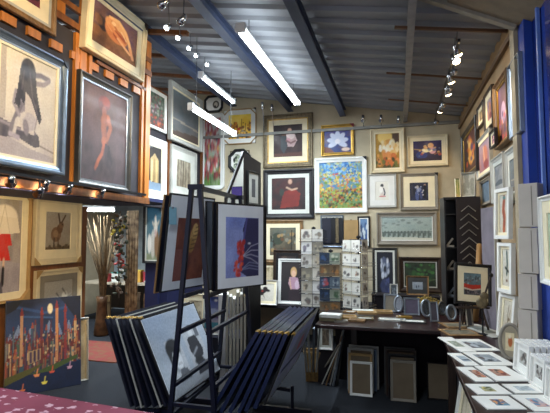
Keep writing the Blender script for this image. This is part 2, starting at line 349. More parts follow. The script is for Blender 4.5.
# ================================================================ PICTURES (paint programs)
A = {}
A['magenta'] = [('bg', '#5a2438', '#3d1a30'), ('n', '#8a3a48', 4, .5), ('p', [(0, .3), (.5, 0), (1, .1), (1, .4)], '#2e1420')]
A['sitting'] = [('bg', '#b5a49a', '#e9dcc0'), ('n', '#cfc0ae', 3, .6), ('n', '#f0e6cc', 2, .4), ('p', [(0, 0), (1, 0), (1, .06), (.55, .1), (0, .2)], '#a89a96'), ('p', [(0, .3), (.12, .34), (.1, 1), (0, 1)], '#8f7f76', .6),
  ('p', [(0, .15), (.35, .18), (.62, .12), (.72, .14), (.7, .24), (.6, .29), (.3, .29), (0, .33)], '#463e44'), ('l', [(0, .3), (.3, .27), (.62, .26)], .03, '#8a7c80'), ('n', '#8c8088', 6, .12), ('l', [(.72, .15), (.98, .11)], .012, '#5c4a48'),
  ('p', [(.36, .7), (.52, .72), (.66, .6), (.68, .45), (.62, .33), (.6, .24), (.38, .26), (.34, .4), (.38, .55)], '#c4b4a6'), ('p', [(.36, .66), (.44, .66), (.44, .44), (.36, .42)], '#8d8084'), ('e', .52, .36, .12, .09, '#a2959a', 0, .6), ('l', [(.62, .3), (.66, .44), (.67, .56)], .02, '#8a7c7c'),
  ('l', [(.36, .5), (.24, .3), (.2, .2)], .07, '#6d6268'), ('l', [(.42, .42), (.3, .34), (.26, .2)], .05, '#c6b8ab'), ('l', [(.27, .62), (.24, .5), (.34, .4)], .045, '#93868a'), ('l', [(.2, .2), (.34, .18)], .05, '#a4969a'), ('e', .46, .3, .05, .08, '#7b6e74', 20),
  ('l', [(.54, .83), (.7, .86), (.86, .85)], .055, '#6a5c60'), ('l', [(.86, .84), (.76, .78), (.6, .76)], .05, '#8f8080'),
  ('e', .47, .86, .13, .12, '#2b262b'), ('p', [(.34, .88), (.6, .88), (.63, .7), (.68, .56), (.74, .42), (.7, .36), (.64, .44), (.6, .5), (.52, .6), (.44, .64), (.42, .5), (.36, .56), (.34, .46), (.26, .5), (.24, .46), (.3, .66), (.32, .78)], '#322c31'), ('l', [(.5, .84), (.56, .6), (.66, .46)], .02, '#5a4e52'), ('l', [(.4, .84), (.37, .66)], .02, '#54484c'), ('n', '#cbbcaa', 9, .1)]
A['curled'] = [('bg', '#5b3a2a', '#4a3a62'), ('n', '#2c2230', 3, .6), ('n', '#8a6a80', 4, .25), ('p', [(0, 0), (1, 0), (1, .25), (.5, .4), (0, .45)], '#6e4630'), ('n', '#91653e', 6, .3), ('e', .2, .56, .1, .17, '#1f1622', 15), ('e', .12, .6, .08, .12, '#8a5a34', 15, .5),
  ('e', .53, .58, .27, .28, '#c87c4c', -25), ('e', .5, .68, .22, .19, '#e6ac74', -25), ('e', .36, .7, .1, .13, '#dc9a62', 10), ('l', [(.36, .84), (.55, .88), (.7, .74), (.8, .54), (.86, .34)], .07, '#f0c088'), ('e', .58, .5, .16, .12, '#9c4428', -25), ('l', [(.36, .62), (.5, .52), (.7, .4)], .07, '#d88a56'), ('l', [(.4, .76), (.52, .62), (.66, .58)], .05, '#b8683c'), ('l', [(.55, .44), (.72, .32), (.84, .24)], .06, '#e8b486'), ('l', [(.84, .38), (.92, .16)], .07, '#e0a478'), ('l', [(.62, .66), (.74, .52)], .03, '#f4d0a0'), ('e', .44, .74, .05, .05, '#f2c896'), ('n', '#e8b080', 9, .08)]
A['redhair'] = [('bg', '#2a1e20', '#5c423c'), ('n', '#3c3034', 4, .7), ('n', '#75585a', 5, .25), ('n', '#6a5a60', 8, .2), ('e', .47, .85, .13, .075, '#7a2c24'), ('e', .43, .81, .1, .05, '#5c2420'), ('e', .5, .87, .09, .05, '#983c28'), ('e', .47, .76, .05, .06, '#8c5040'), ('e', .52, .67, .09, .06, '#96543a', 20), ('e', .45, .66, .06, .05, '#7c4636'), ('l', [(.56, .7), (.62, .6), (.56, .5), (.5, .42)], .07, '#b06440'), ('l', [(.48, .7), (.46, .58), (.5, .46)], .11, '#8c5038'), ('e', .49, .44, .07, .05, '#a05c3e'), ('l', [(.48, .42), (.44, .3), (.36, .22), (.33, .17)], .05, '#b4603e'), ('l', [(.55, .42), (.56, .3), (.54, .22)], .045, '#6c3c30'), ('p', [(.5, .42), (.6, .4), (.68, .22), (.62, .14), (.5, .2)], '#2c2024'), ('l', [(.33, .18), (.3, .13)], .04, '#9c5238'), ('n', '#2c2226', 5, .35), ('n', '#6c545a', 10, .2)]
A['forest'] = [('bg', '#4a3a38', '#5f6f60'), ('s', 130, .03, ['#38503c', '#7d8f7a', '#96525a', '#2c3a30', '#a89aa0', '#5c3a4c'], 0, .15, 1, 1), ('s', 40, .03, ['#a03a2c', '#b86a4c', '#5a3a30'], 0, 0, 1, .35)]
A['oldstreet'] = [('bg', '#6c7a86', '#7b8086'), ('p', [(0, .15), (1, .1), (1, 1), (.6, 1), (0, .9)], '#3b3632'), ('n', '#28252a', 5, .5), ('p', [(.35, .2), (.85, .18), (.85, .7), (.6, .85), (.35, .7)], '#a58f66'), ('l', [(.45, .2), (.45, .66)], .05, '#e0c890'), ('l', [(.58, .2), (.58, .7)], .06, '#8a7048'), ('l', [(.72, .2), (.72, .68)], .05, '#cbb078'), ('p', [(0, 0), (1, 0), (1, .18), (0, .2)], '#7d93a8')]
A['sea'] = [('bg', '#5f5a5c', '#7c8c94'), ('n', '#4c5458', 3, .6), ('p', [(0, .36), (1, .3), (1, .34), (0, .4)], '#a49a8c'), ('n', '#8a8078', 7, .25), ('p', [(0, 0), (1, 0), (1, .2), (0, .1)], '#54463f')]
A['birches'] = [('bg', '#a0927c', '#b4ac98')]+[('l', [(x, 0), (x+.03, 1)], .06, c) for x, c in ((.1, '#6d6254'), (.3, '#83776a'), (.45, '#5e5448'), (.62, '#7a6e5c'), (.85, '#6a5e50'))]+[('n', '#574b3e', 6, .5)]
A['poppies'] = [('bg', '#54703c', '#c5c8ce'), ('n', '#9fb08a', 4, .5), ('s', 90, .035, ['#4c7a34', '#6a8f3c', '#2f5230'], 0, 0, 1, .4), ('s', 110, .045, ['#8f2434', '#a83a44', '#6b1c30', '#c45a62'], 0, .1, 1, 1), ('s', 40, .03, ['#3e3a4a', '#e0dede', '#caa050'], 0, .2, 1, 1)]
A['swirl'] = [('bg', '#e6e2da', '#efeae2'), ('e', .65, .45, .22, .3, '#5a5248'), ('e', .65, .45, .12, .18, '#c9bfae'), ('e', .6, .3, .06, .1, '#2a2624')]
A['citysun'] = [('bg', '#e8a82c', '#f6d24a'), ('n', '#ffe680', 3, .5), ('s', 30, .05, ['#c8741e', '#8a4a1c', '#f0b030', '#6a3a20'], 0, .3, 1, .65)]+[('l', [(x, .3), (x, h)], .03, '#7a4018') for x, h in ((.08, .62), (.25, .7), (.4, .6), (.58, .8), (.75, .62), (.92, .7))]+[('s', 40, .04, ['#4c3a20', '#b83c22', '#3a3428', '#8d8678'], 0, 0, 1, .35), ('e', .45, .4, .06, .05, '#c8301e')]
A['blossomtree'] = [('bg', '#b8bca8', '#d4d6cc'), ('s', 40, .09, ['#20301e', '#2c4428', '#141a14', '#88947c', '#e4e6da'], .05, .05, .95, .95)]
A['couple'] = [('bg', '#3b2a2c', '#2c2426'), ('n', '#4c3a38', 4, .6), ('e', .56, .82, .07, .07, '#caa08a'), ('e', .36, .68, .07, .06, '#5c4034'), ('p', [(.42, .78), (.7, .8), (.82, .5), (.7, .3), (.5, .32), (.45, .5)], '#b59a98'), ('e', .6, .66, .14, .12, '#d8c4c0'), ('p', [(.24, .64), (.45, .66), (.48, .3), (.36, .1), (.25, .25)], '#3c4348'), ('e', .52, .52, .07, .06, '#c8949a'), ('l', [(.45, .5), (.6, .42), (.75, .48)], .06, '#7a5a5c'), ('p', [(0, 0), (1, 0), (1, .14), (0, .1)], '#5a3c34')]
A['lotus'] = [('bg', '#2c3c74', '#3a4c9a'), ('n', '#7a5a48', 4, .4)]+[('e', .5+.2*math.cos(R(a)), .45+.22*math.sin(R(a)), .2, .1, '#c9d0e6', a) for a in (10, 50, 90, 130, 170, 330, 210)]+[('e', .5, .45, .1, .1, '#e8e6f0'), ('p', [(0, 0), (.4, 0), (.2, .2), (0, .25)], '#6c3a30'), ('e', .8, .12, .15, .07, '#e2c8b8')]
A['confetti'] = [('bg', '#6c8a3c', '#4a86c8'), ('n', '#8a9a4c', 3, .5), ('s', 260, .022, ['#3e7cc4', '#5a9ad8', '#8ab8dc', '#2c5ea4', '#c8d4a0'], .1, .55, .9, 1), ('s', 300, .022, ['#c8a43c', '#d8742c', '#8a9a3c', '#b84a34', '#4c7ab0', '#e0c860', '#6a8a3a'], 0, .25, 1, .75), ('s', 260, .022, ['#3a5c2c', '#6c7a2c', '#a8552c', '#283c24', '#98a84c', '#c0903c', '#5c3a2c'], 0, 0, 1, .4), ('s', 90, .02, ['#c8b070', '#a8b060', '#8ab0a0'], 0, .5, 1, 1)]
A['vaseflowers'] = [('bg', '#8a6a2c', '#d8a23c'), ('n', '#5c4a24', 4, .5), ('e', .4, .9, .3, .2, '#f2cf7a'), ('p', [(.7, .65), (1, .65), (1, 1), (.7, 1)], '#5a4438'), ('s', 34, .085, ['#f0d8a4', '#e8b868', '#f6e8c8', '#d89848', '#fbf2dc'], .08, .3, .92, .75), ('s', 14, .09, ['#c86a34', '#d88a4c', '#a8502c'], .1, .1, .95, .4), ('s', 24, .05, ['#4c5228', '#6a6a30', '#38401f'], 0, 0, .9, .3)]
A['stilllife'] = [('bg', '#26203c', '#3c3468'), ('n', '#1c1830', 4, .5), ('e', .3, .3, .2, .2, '#2c3a78'), ('e', .62, .75, .1, .13, '#d8a070'), ('e', .68, .5, .12, .16, '#cc98a0'), ('e', .45, .5, .1, .08, '#e0d8b0'), ('s', 22, .05, ['#c8a070', '#e8dcc0', '#5a6a8c', '#a04a44', '#8a6a3c'], .2, .25, .95, .8), ('l', [(.05, .6), (.3, .55)], .04, '#a88a5a'), ('p', [(0, 0), (1, 0), (1, .12), (0, .15)], '#2c2238')]
A['puffin'] = [('bg', '#dedcd2', '#e6e4da'), ('e', .5, .78, .12, .1, '#3c3c40'), ('e', .53, .52, .17, .2, '#d0c8c4'), ('l', [(.62, .62), (.72, .38), (.66, .28)], .09, '#3a3c44'), ('e', .42, .56, .14, .17, '#efece6'), ('l', [(.3, .2), (.75, .2)], .05, '#c8787a'), ('l', [(.42, .3), (.42, .18)], .04, '#c05a5c'), ('l', [(.56, .3), (.56, .18)], .04, '#c05a5c')]
A['darkgroup'] = [('bg', '#1b1c2c', '#20222e'), ('n', '#2c3454', 4, .6), ('e', .5, .6, .14, .12, '#7c86a8'), ('e', .42, .75, .07, .09, '#b0a8a4'), ('e', .82, .85, .06, .07, '#a88a7c'), ('e', .4, .3, .1, .3, '#4c5a8c'), ('e', .62, .35, .09, .25, '#3a4470'), ('l', [(.82, .78), (.8, .2)], .14, '#14141c'), ('l', [(.12, .85), (.14, .3)], .1, '#363440'), ('s', 14, .03, ['#9aa4c4', '#c8c0bc'], .3, .3, .75, .8)]
A['crowd'] = [('bg', '#8c9a92', '#98a8a6'), ('n', '#a8b4ac', 5, .5), ('s', 20, .03, ['#6a7672', '#7a8480'], 0, .45, 1, .95)]+[('l', [(x, .1+.1*(i % 3)), (x, .3+.08*(i % 2))], .025, '#2c3230') for i, x in enumerate([.04+.033*k for k in range(29)])]+[('p', [(0, 0), (1, 0), (1, .1), (0, .14)], '#c0c2b4'), ('l', [(0, .33), (1, .36)], .03, '#4a5450')]
A['redcloak'] = [('bg', '#22181a', '#2c2024'), ('n', '#3c2c2c', 4, .5), ('e', .55, .88, .06, .08, '#c8a088'), ('p', [(.25, .05), (.8, .1), (.85, .5), (.68, .66), (.5, .62), (.35, .55), (.3, .3)], '#7c2822'), ('n', '#54201e', 5, .4), ('l', [(.45, .7), (.6, .62), (.75, .66)], .05, '#b89880'), ('e', .3, .55, .07, .12, '#2e3430')]
A['landscape'] = [('bg', '#4a3a28', '#5c6258'), ('n', '#7a6e58', 4, .5), ('e', .3, .6, .24, .22, '#3c4438'), ('s', 34, .05, ['#5a6a68', '#8a8878', '#a88858', '#2c2820', '#6a4a34'], 0, 0, 1, .9), ('l', [(.82, 0), (.84, .9)], .04, '#2a221a')]
A['girl'] = [('bg', '#1e1a20', '#2a2224'), ('e', .52, .74, .13, .13, '#c8a06c'), ('e', .52, .7, .09, .09, '#dcb498'), ('p', [(.35, .62), (.7, .6), (.78, .35), (.66, .25), (.4, .3), (.3, .45)], '#b08a9c'), ('e', .66, .42, .08, .12, '#c8b0c0'), ('p', [(.34, .3), (.74, .3), (.8, 0), (.3, 0)], '#2c2028'), ('l', [(.36, .55), (.42, .32)], .05, '#d0a890')]
A['orchid'] = [('bg', '#cfc8ba', '#d8d2c4'), ('e', .3, .62, .16, .08, '#1c1418', 30), ('e', .5, .55, .16, .12, '#24161a'), ('e', .7, .62, .14, .08, '#160f14', -20), ('e', .45, .42, .12, .1, '#1c1216'), ('e', .62, .72, .1, .1, '#221418', 60), ('l', [(.5, .45), (.6, .2)], .02, '#4c4438'), ('e', .5, .57, .04, .03, '#b03a2c'), ('l', [(.3, .15), (.62, .13)], .012, '#8a8478')]
A['poodle'] = [('bg', '#12141f', '#181a28'), ('e', .5, .62, .26, .2, '#8890a4'), ('s', 34, .06, ['#b8c0d0', '#7a84a0', '#4c5470', '#dde0e8'], .28, .4, .72, .82), ('e', .5, .6, .08, .08, '#1c1e2a'), ('e', .5, .2, .28, .18, '#3a4060'), ('s', 18, .05, ['#4c5688', '#2c3458'], .2, .05, .8, .35)]
A['greenfield'] = [('bg', '#141a14', '#1c2818'), ('n', '#2c4424', 5, .5), ('s', 34, .05, ['#2c5228', '#3a6a34', '#0e140e', '#1a3a24'], 0, .2, 1, .9), ('l', [(0, .35), (.5, .2), (1, .3)], .04, '#4c5a3c')]
A['smallsnow'] = [('bg', '#8c96a0', '#9aa4b0'), ('n', '#6c7888', 4, .5), ('e', .4, .35, .06, .18, '#3c4450'), ('e', .6, .4, .06, .16, '#545c68')]
A['hare'] = [('bg', '#988874', '#a6a098'), ('n', '#aaa69c', 4, .5), ('p', [(0, 0), (1, 0), (1, .1), (0, .06)], '#6a5638'), ('s', 30, .035, ['#5a4a30', '#4a3a26'], .02, .0, .98, .12), ('e', .42, .4, .2, .2, '#7a5a40'), ('n', '#8a7560', 7, .2), ('e', .56, .55, .12, .13, '#6a4c34'), ('e', .62, .66, .1, .09, '#7c5c42', -20), ('l', [(.56, .72), (.5, .95)], .06, '#4c3828'), ('l', [(.63, .72), (.78, .92)], .055, '#5c4632'), ('l', [(.35, .3), (.34, .08)], .05, '#4c3a2a'), ('l', [(.5, .3), (.52, .08)], .045, '#54402e'), ('e', .66, .67, .025, .02, '#1c1410'), ('e', .4, .42, .1, .1, '#96785a')]
A['umbrella'] = [('bg', '#8e8690', '#a59a88'), ('n', '#b8b2b4', 5, .5), ('p', [(.0, .0), (1, 0), (1, .3), (0, .38)], '#a8a2ae'), ('n', '#77707e', 6, .3), ('e', .42, .8, .44, .14, '#efe6d8'), ('p', [(-.1, .6), (.95, .64), (.86, .8), (.05, .82)], '#e6dccb'), ('l', [(.42, .93), (.25, .64)], .012, '#b8ac98'), ('l', [(.42, .93), (.6, .64)], .012, '#b8ac98'), ('p', [(.12, .62), (.62, .63), (.7, .5), (.55, .5), (.66, .34), (.08, .34), (.16, .48), (.02, .52)], '#c8281c'), ('n', '#a8a2a6', 8, .08), ('l', [(.3, .34), (.29, .24)], .07, '#e8c8b0'), ('l', [(.44, .34), (.43, .24)], .07, '#e0c0a8'), ('l', [(.29, .24), (.3, .09)], .09, '#1c1822'), ('l', [(.43, .24), (.42, .11)], .09, '#1c1822'), ('l', [(.36, .08), (.4, .01)], .08, '#5c5668')]
A['wheels'] = [('bg', '#9a968e', '#a8a49c')]+[('e', x, .42+.1*i, .1, .1, '#d8d4c8') for i, x in enumerate((.3, .5, .72))]+[('l', [(x-.12, .5+.1*i), (x+.02, .35+.1*i)], .03, '#2c2c30') for i, x in enumerate((.18, .35, .55, .75))]+[('l', [(0, .28), (1, .62)], .02, '#6a6660')]
A['castle'] = None
A['cow'] = [('bg', '#7c8a78', '#1f5f80'), ('n', '#2c6f8c', 3, .4), ('p', [(0, 0), (1, 0), (1, .12), (0, .12)], '#8a9478'), ('e', .45, .3, .16, .26, '#c8c4ba'), ('e', .7, .3, .16, .26, '#8a6a4c'), ('e', .62, .62, .12, .14, '#d8d2c6'), ('e', .62, .5, .07, .07, '#c8a89c'), ('l', [(.4, .7), (.52, .64)], .06, '#bab2a4'), ('l', [(.84, .72), (.72, .65)], .06, '#bab2a4'), ('e', .2, .3, .14, .18, '#e4e0d6'), ('e', .6, .78, .06, .06, '#d8d2c6')]
A['tiger'] = [('bg', '#6c3426', '#5c2c26'), ('n', '#8a4a34', 5, .5), ('n', '#3c2230', 3, .4), ('n', '#a86444', 7, .25), ('p', [(0, 0), (.3, 0), (.2, .5), (0, .5)], '#7c4a44'), ('e', .56, .7, .12, .2, '#b08a54', -18), ('e', .6, .82, .09, .1, '#c8a468'), ('e', .5, .56, .12, .12, '#96703c', -10)]+[('l', [(.46+.03*i, .5+.07*i), (.62+.02*i, .52+.07*i)], .015, '#40281c') for i in range(6)]
A['bluebloom'] = [('bg', '#8e9ad4', '#7c8cd0'), ('n', '#a8b4e4', 3, .4), ('p', [(.62, 0), (1, 0), (1, 1), (.6, 1), (.5, .8), (.55, .5), (.42, .3), (.4, .1)], '#2c2a54'), ('n', '#3c3c78', 3, .25), ('l', [(.62, .98), (.52, .6), (.42, .2)], .05, '#4a4a8c')]+[('l', [(.5, .35), (.75, .3+.07*i), (1, .2+.12*i)], .01, '#b8b8cc') for i in range(4)]+[('l', [(.45, .12), (.7, .14+.05*i), (1, .1+.05*i)], .01, '#8890b0') for i in range(3)]+[('s', 46, .028, ['#c03028', '#d84a34', '#8c2028'], .34, .25, .52, .6), ('s', 26, .028, ['#c03028', '#e05a3c'], .24, .03, .5, .25), ('s', 12, .03, ['#a82c2c'], .4, .5, .55, .62), ('e', .7, .56, .04, .015, '#d8d8e4')]
A['portraits'] = [('bg', '#a9b2bc', '#8e9db4'), ('n', '#b4bac2', 2, .4), ('p', [(.2, .12), (.46, .12), (.46, .66), (.2, .66)], '#b8bcc2', .8), ('p', [(.55, .1), (.88, .1), (.88, .74), (.55, .74)], '#b0b4ba', .8),
  ('e', .3, .42, .1, .19, '#8a9098'), ('e', .3, .54, .12, .13, '#26282e'), ('l', [(.2, .54), (.21, .32)], .035, '#26282e'), ('e', .32, .4, .075, .13, '#d0d4da'), ('l', [(.22, .58), (.3, .52), (.4, .56)], .06, '#1c1e24'), ('l', [(.28, .43), (.3, .43)], .02, '#2c2e34'), ('e', .34, .43, .015, .01, '#2c2e34'), ('l', [(.3, .34), (.36, .34)], .01, '#5a5c64'), ('p', [(.24, .12), (.44, .12), (.42, .26), (.3, .28)], '#5c6068'),
  ('e', .7, .65, .045, .07, '#c8ccd2'), ('e', .7, .71, .05, .035, '#1c1e24'), ('p', [(.6, .58), (.68, .6), (.78, .58), (.83, .38), (.8, .3), (.62, .3), (.58, .42)], '#2c2e36'), ('l', [(.62, .36), (.72, .42)], .03, '#8a8e96'), ('e', .68, .26, .09, .05, '#24262c'), ('p', [(.58, .1), (.62, .24), (.78, .24), (.84, .1)], '#343640'), ('p', [(.78, .56), (.86, .56), (.86, .74), (.78, .74)], '#5c606a')]
A['mountain'] = [('bg', '#c4b8a8', '#28408c'), ('n', '#34509c', 3, .5), ('p', [(0, .62), (.3, .68), (.6, .64), (1, .68), (1, .52), (0, .5)], '#9aa4c4'), ('p', [(0, .52), (1, .54), (1, .44), (0, .4)], '#4c3c5c'), ('p', [(0, .28), (1, .32), (1, .16), (0, .12)], '#3a7c8c'), ('e', .4, .9, .06, .03, '#f0f0f4')]
A['flames'] = [('bg', '#2c1a18', '#4a2c28'), ('n', '#6c3a2c', 4, .5), ('e', .5, .6, .18, .25, '#d8802c'), ('e', .55, .35, .2, .2, '#e8a84c'), ('e', .45, .75, .1, .15, '#f0c070'), ('s', 20, .06, ['#f0d090', '#c85a2c', '#4c3c6c', '#e8a040'], .2, .15, .8, .9)]
A['pinkfig'] = [('bg', '#a8685c', '#b09aa4'), ('n', '#7a6a8c', 3, .5), ('e', .55, .5, .2, .35, '#c87a60'), ('l', [(.4, .85), (.5, .3)], .08, '#e0b090'), ('e', .6, .2, .2, .15, '#8c3c3c')]
A['purple'] = [('bg', '#7c5048', '#5c4c5c'), ('n', '#8a6aa0', 3, .5), ('e', .4, .5, .2, .2, '#a894b8'), ('s', 30, .05, ['#c87a54', '#b84c48', '#4c3c5c', '#d8b080'], 0, 0, 1, .5)]
A['tanboat'] = [('bg', '#8a6c4c', '#a89068'), ('n', '#6c543c', 3, .5), ('e', .5, .5, .2, .3, '#c8a878')]
A['greyblue'] = [('bg', '#8a8c8e', '#6c7078'), ('n', '#a8a8a4', 4, .5), ('p', [(0, .4), (.5, .5), (1, .42), (1, .3), (0, .3)], '#4c545c')]
A['slate'] = [('bg', '#4c5c6c', '#54687c'), ('n', '#6c8090', 3, .5)]
A['redfig'] = [('bg', '#c0b8a8', '#c4c0b4'), ('l', [(.5, .86), (.42, .6), (.55, .4), (.5, .1)], .3, '#a8542c'), ('l', [(.5, .8), (.45, .5), (.55, .2)], .14, '#8a3c24'), ('e', .5, .92, .14, .05, '#3c7c78')]
A['greenfig'] = [('bg', '#c8c0b0', '#cac6ba'), ('l', [(.5, .9), (.55, .6), (.5, .35)], .16, '#2c4a40'), ('l', [(.3, .5), (.7, .4)], .08, '#1c2420'), ('e', .5, .15, .12, .04, '#6c4a34')]
A['stems'] = [('bg', '#b8ae9a', '#c0b8a8'), ('l', [(.5, .1), (.45, .5), (.52, .85)], .05, '#5c4a34'), ('l', [(.5, .3), (.7, .7)], .04, '#7a5c40'), ('e', .4, .2, .18, .06, '#8c3c2c'), ('e', .6, .4, .1, .05, '#6c5438')]
A['palegreen'] = [('bg', '#b4c4a8', '#a4b8a0'), ('n', '#c8d4bc', 3, .5), ('e', .7, .3, .2, .1, '#c89aa0')]
A['redhorizon'] = [('bg', '#4c3c40', '#6c8c98'), ('n', '#54686c', 5, .5), ('s', 30, .04, ['#5c5458', '#3c4448', '#8aa0a4', '#705c54'], 0, .5, 1, .85), ('p', [(0, .3), (.5, .26), (1, .34), (1, .5), (.4, .46), (0, .52)], '#b8301c'), ('n', '#3a2426', 6, .2), ('p', [(0, .26), (.5, .2), (1, .28), (1, .34), (.5, .26), (0, .34)], '#c8b8a8'), ('s', 26, .04, ['#22202a', '#3c3844', '#7a7074'], 0, 0, 1, .2)]
def small(c0, c1, cols, seed=0): return [('bg', c0, c1), ('s', 14, .12, cols, .1, .1, .9, .9)]
# ================================================================ WALL PICTURES
Hh = hang
cp = M['darkmetal']
Hh('large cream-mounted dark magenta picture cut off by the top left corner', 'left', XP, -30, 58, -150, -65, -13, 37, .06, M['wood'], [(.11, M['cream'])], A['magenta'], liner=(.03, M['lgrey']), seed=2, lean=0)
Hh('large blue-silver framed charcoal painting of a seated figure with long dark hair', 'left', XP, -8, 67, 24, 61, 162, 177, .075, M['steelblue'], [(.03, M['cream'])], A['sitting'], depth=.06, liner=(.02, M['silver']), seed=3, res=2.2, protectors=(.07, [(1, 1)], cp))
Hh('large cream-framed painting of a curled-up glowing orange figure, above the left posts', 'left', XP, 86, 145, -14, 17, 46, 83, .08, M['ivory'], [(.11, M['cream'])], A['curled'], depth=.07, seed=4, res=1.8, lean=R(3), protectors=(.08, [(1, 1)], M['dwood']))
Hh('tall pewter-framed dark painting of a red-haired figure, hung between two pine posts', 'left', XP, 79.5, 132, 66, 97, 184, 193, .06, M['pewter'], [(.02, M['silver'])], A['redhair'], depth=.05, seed=5, res=1.8)
Hh('white-framed picture of mottled green and red forest undergrowth, right behind the pine post', 'left', XL, 140, 167, 79, 97, 121, 135, .08, M['white'], [], A['forest'], seed=6)
Hh('cream-mounted picture of an old stone street with golden light, below the forest picture', 'left', XL, 140, 167, 129, 144, 197, 201, .08, M['white'], [(.1, M['cream'])], A['oldstreet'], seed=7)
Hh('large pale grey framed misty grey-blue sea picture high on the left wall', 'left', XL+.032, 171.5, 203, 81, 99, 141, 151, .08, M['lgrey'], [(.03, M['cream'])], A['sea'], seed=8, depth=.06)
Hh('pale grey framed picture of bare brown tree trunks under the misty sea picture', 'left', XL+.032, 171.5, 197, 143, 154, 198, 201, .08, M['lgrey'], [(.16, M['offw'])], A['birches'], seed=9)
Hh('tall narrow white-framed picture of dark red poppies in the left back corner', 'back', YB, 200, 224, 113, 114, 190, 189, .16, M['white'], [], A['poppies'], seed=10, cut=.05, depth=.05)
Hh('small dark-cornered picture with a round grey swirl above the dark red poppies', 'back', YB, 204, 222.5, 95, 95.5, 112.2, 112.2, .12, M['black'], [], A['swirl'], seed=11, cut=.07)
Hh('bright white octagonal-cornered picture of a golden city skyline under the strip light', 'back', YB, 223, 256, 108.5, 109, 144.5, 143.5, .03, M['kraft'], [(.13, M['white'])], A['citysun'], seed=12, cut=.1, res=1.3, protectors=(.05, [(1, 1)], cp))
Hh('small black chamfer-cornered picture of dark and pale foliage under the golden skyline', 'back', YB, 228, 250.5, 149, 148.5, 174, 173, .13, M['black'], [(.08, M['white'])], A['blossomtree'], seed=13, cut=.12)
Hh('ornate antique-framed painting of a couple in pale clothes on a dark ground', 'back', YB, 263, 312.5, 114.5, 113, 168.5, 165.5, .09, M['oldgold'], [(.1, M['cream'])], A['couple'], seed=14, res=1.4, depth=.05, liner=(.02, M['gold']))
Hh('small gold-framed blue painting of a white lotus flower above the dotted meadow', 'back', YB, 321, 354, 125, 123.5, 156, 154.5, .1, M['gold'], [], A['lotus'], seed=15, depth=.04, res=1.2, protectors=(.07, [(1, 1)], mat('red_felt', '#7c2c34', .8)))
Hh('large square white-framed meadow of blue, green and orange dots on the back wall', 'back', YB, 314.5, 367, 158, 156.5, 213.5, 212, .09, M['white'], [], A['confetti'], seed=16, res=2.2, depth=.04, protectors=(.07, [(1, 1)], cp))
Hh('upright cream-framed golden vase of pale flowers lit by a warm spot', 'back', YB, 370.5, 404.5, 129.5, 127, 173.5, 171.5, .1, M['ivory'], [(.05, M['cream'])], A['vaseflowers'], seed=17, res=1.3, depth=.05)
Hh('cream-framed dark blue and orange still life, right end of the upper back wall row', 'back', YB, 407.5, 448, 136, 133.5, 167.5, 164.5, .08, M['ivory'], [(.1, M['cream'])], A['stilllife'], seed=18, res=1.3, depth=.05)
Hh('white-mounted sketch of a small puffin-like bird with red feet', 'back', YB, 367.8, 396.5, 174.5, 173.5, 208, 207, .07, M['lgrey'], [(.2, M['white'])], A['puffin'], seed=19, res=1.1)
Hh('grey-framed square picture of dark figures with wide cream mount, beside the bird sketch', 'back', YB, 400, 438.5, 174, 172, 211, 209, .09, M['grey'], [(.17, M['cream'])], A['darkgroup'], seed=20, res=1.1, depth=.04, protectors=(.06, [(1, 1)], cp))
Hh('long silver-framed wintry crowd scene with rows of tiny dark people', 'back', YB, 376.5, 437.5, 213.5, 210.5, 246, 244, .13, M['grey'], [(.02, M['white'])], A['crowd'], seed=21, res=1.3, depth=.05)
Hh('wide black-framed painting of a figure in a red cloak under the ornate couple', 'back', YB, 263, 314, 170, 168, 219.5, 217.5, .1, M['black'], [(.08, M['offw'])], A['redcloak'], seed=22, res=1.2)
Hh('wood-framed cream-mounted brown and green landscape, left of the card racks', 'back', YB, 262.5, 303, 221, 219.5, 264, 262, .08, M['wood'], [(.1, M['cream'])], A['landscape'], seed=23, res=1.1)
Hh('dark-framed portrait of a white curly dog on black, right of the card racks', 'back', YB, 372.5, 397.5, 248, 247.5, 300, 299, .1, M['pewter'], [(.08, M['offw'])], A['poodle'], seed=24)
Hh('low dark timber framed green night landscape resting near the basket of gold trinkets', 'back', YB, 399, 442, 258, 256, 293.5, 291, .13, M['dwood'], [(.03, M['lgrey'])], A['greenfield'], seed=25, depth=.05)
# right wall
RW = XR
Hh('black-framed picture of orange flame-like flowers nearest the back right corner', 'right', RW, 461, 475.5, 131, 119, 176, 179, .09, M['black'], [(.04, M['gold'])], A['flames'], seed=31, depth=.05)
Hh('white-mounted pink and violet figure picture, next to the orange flame flowers', 'right', RW, 476, 489.5, 138, 131, 176, 178, .06, M['lgrey'], [(.09, M['cream'])], A['pinkfig'], seed=32)
Hh('small cream-mounted picture high on the right wall, smaller and further back of the cream pair', 'right', RW, 476.5, 482.5, 107.5, 100, 128, 125, .12, M['dwood'], [(.15, M['cream'])], A['tanboat'], seed=33)
Hh('tall bright cream-mounted picture high on the right wall, nearer of the cream pair', 'right', RW, 483.5, 491.5, 94, 85, 131, 127, .07, M['dwood'], [(.16, M['cream'])], A['pinkfig'], seed=34)
Hh('tall brown-framed violet and red painting high on the right wall', 'right', RW, 493, 506.5, 84, 68, 149, 142, .07, M['wood'], [(.03, M['gold'])], A['purple'], seed=35, depth=.06, res=1.3)
Hh('tall silver-edged brown picture at the near end of the upper right row', 'right', RW, 508, 519, 67, 48, 140, 134, .1, M['silver'], [(.05, M['grey'])], A['tanboat'], seed=36, depth=.06)
Hh('grey-blue misty picture in a pale frame below the violet painting', 'right', RW, 490.5, 503, 159, 152, 201, 204, .09, M['lgrey'], [(.1, M['offw'])], A['greyblue'], seed=37, depth=.04)
Hh('pale grey frame with washed-out grey picture behind the stacked canvases at right', 'right', RW, 504.5, 518.5, 151, 141, 200, 206, .09, M['lgrey'], [(.12, M['offw'])], A['sea'], seed=38, depth=.04)
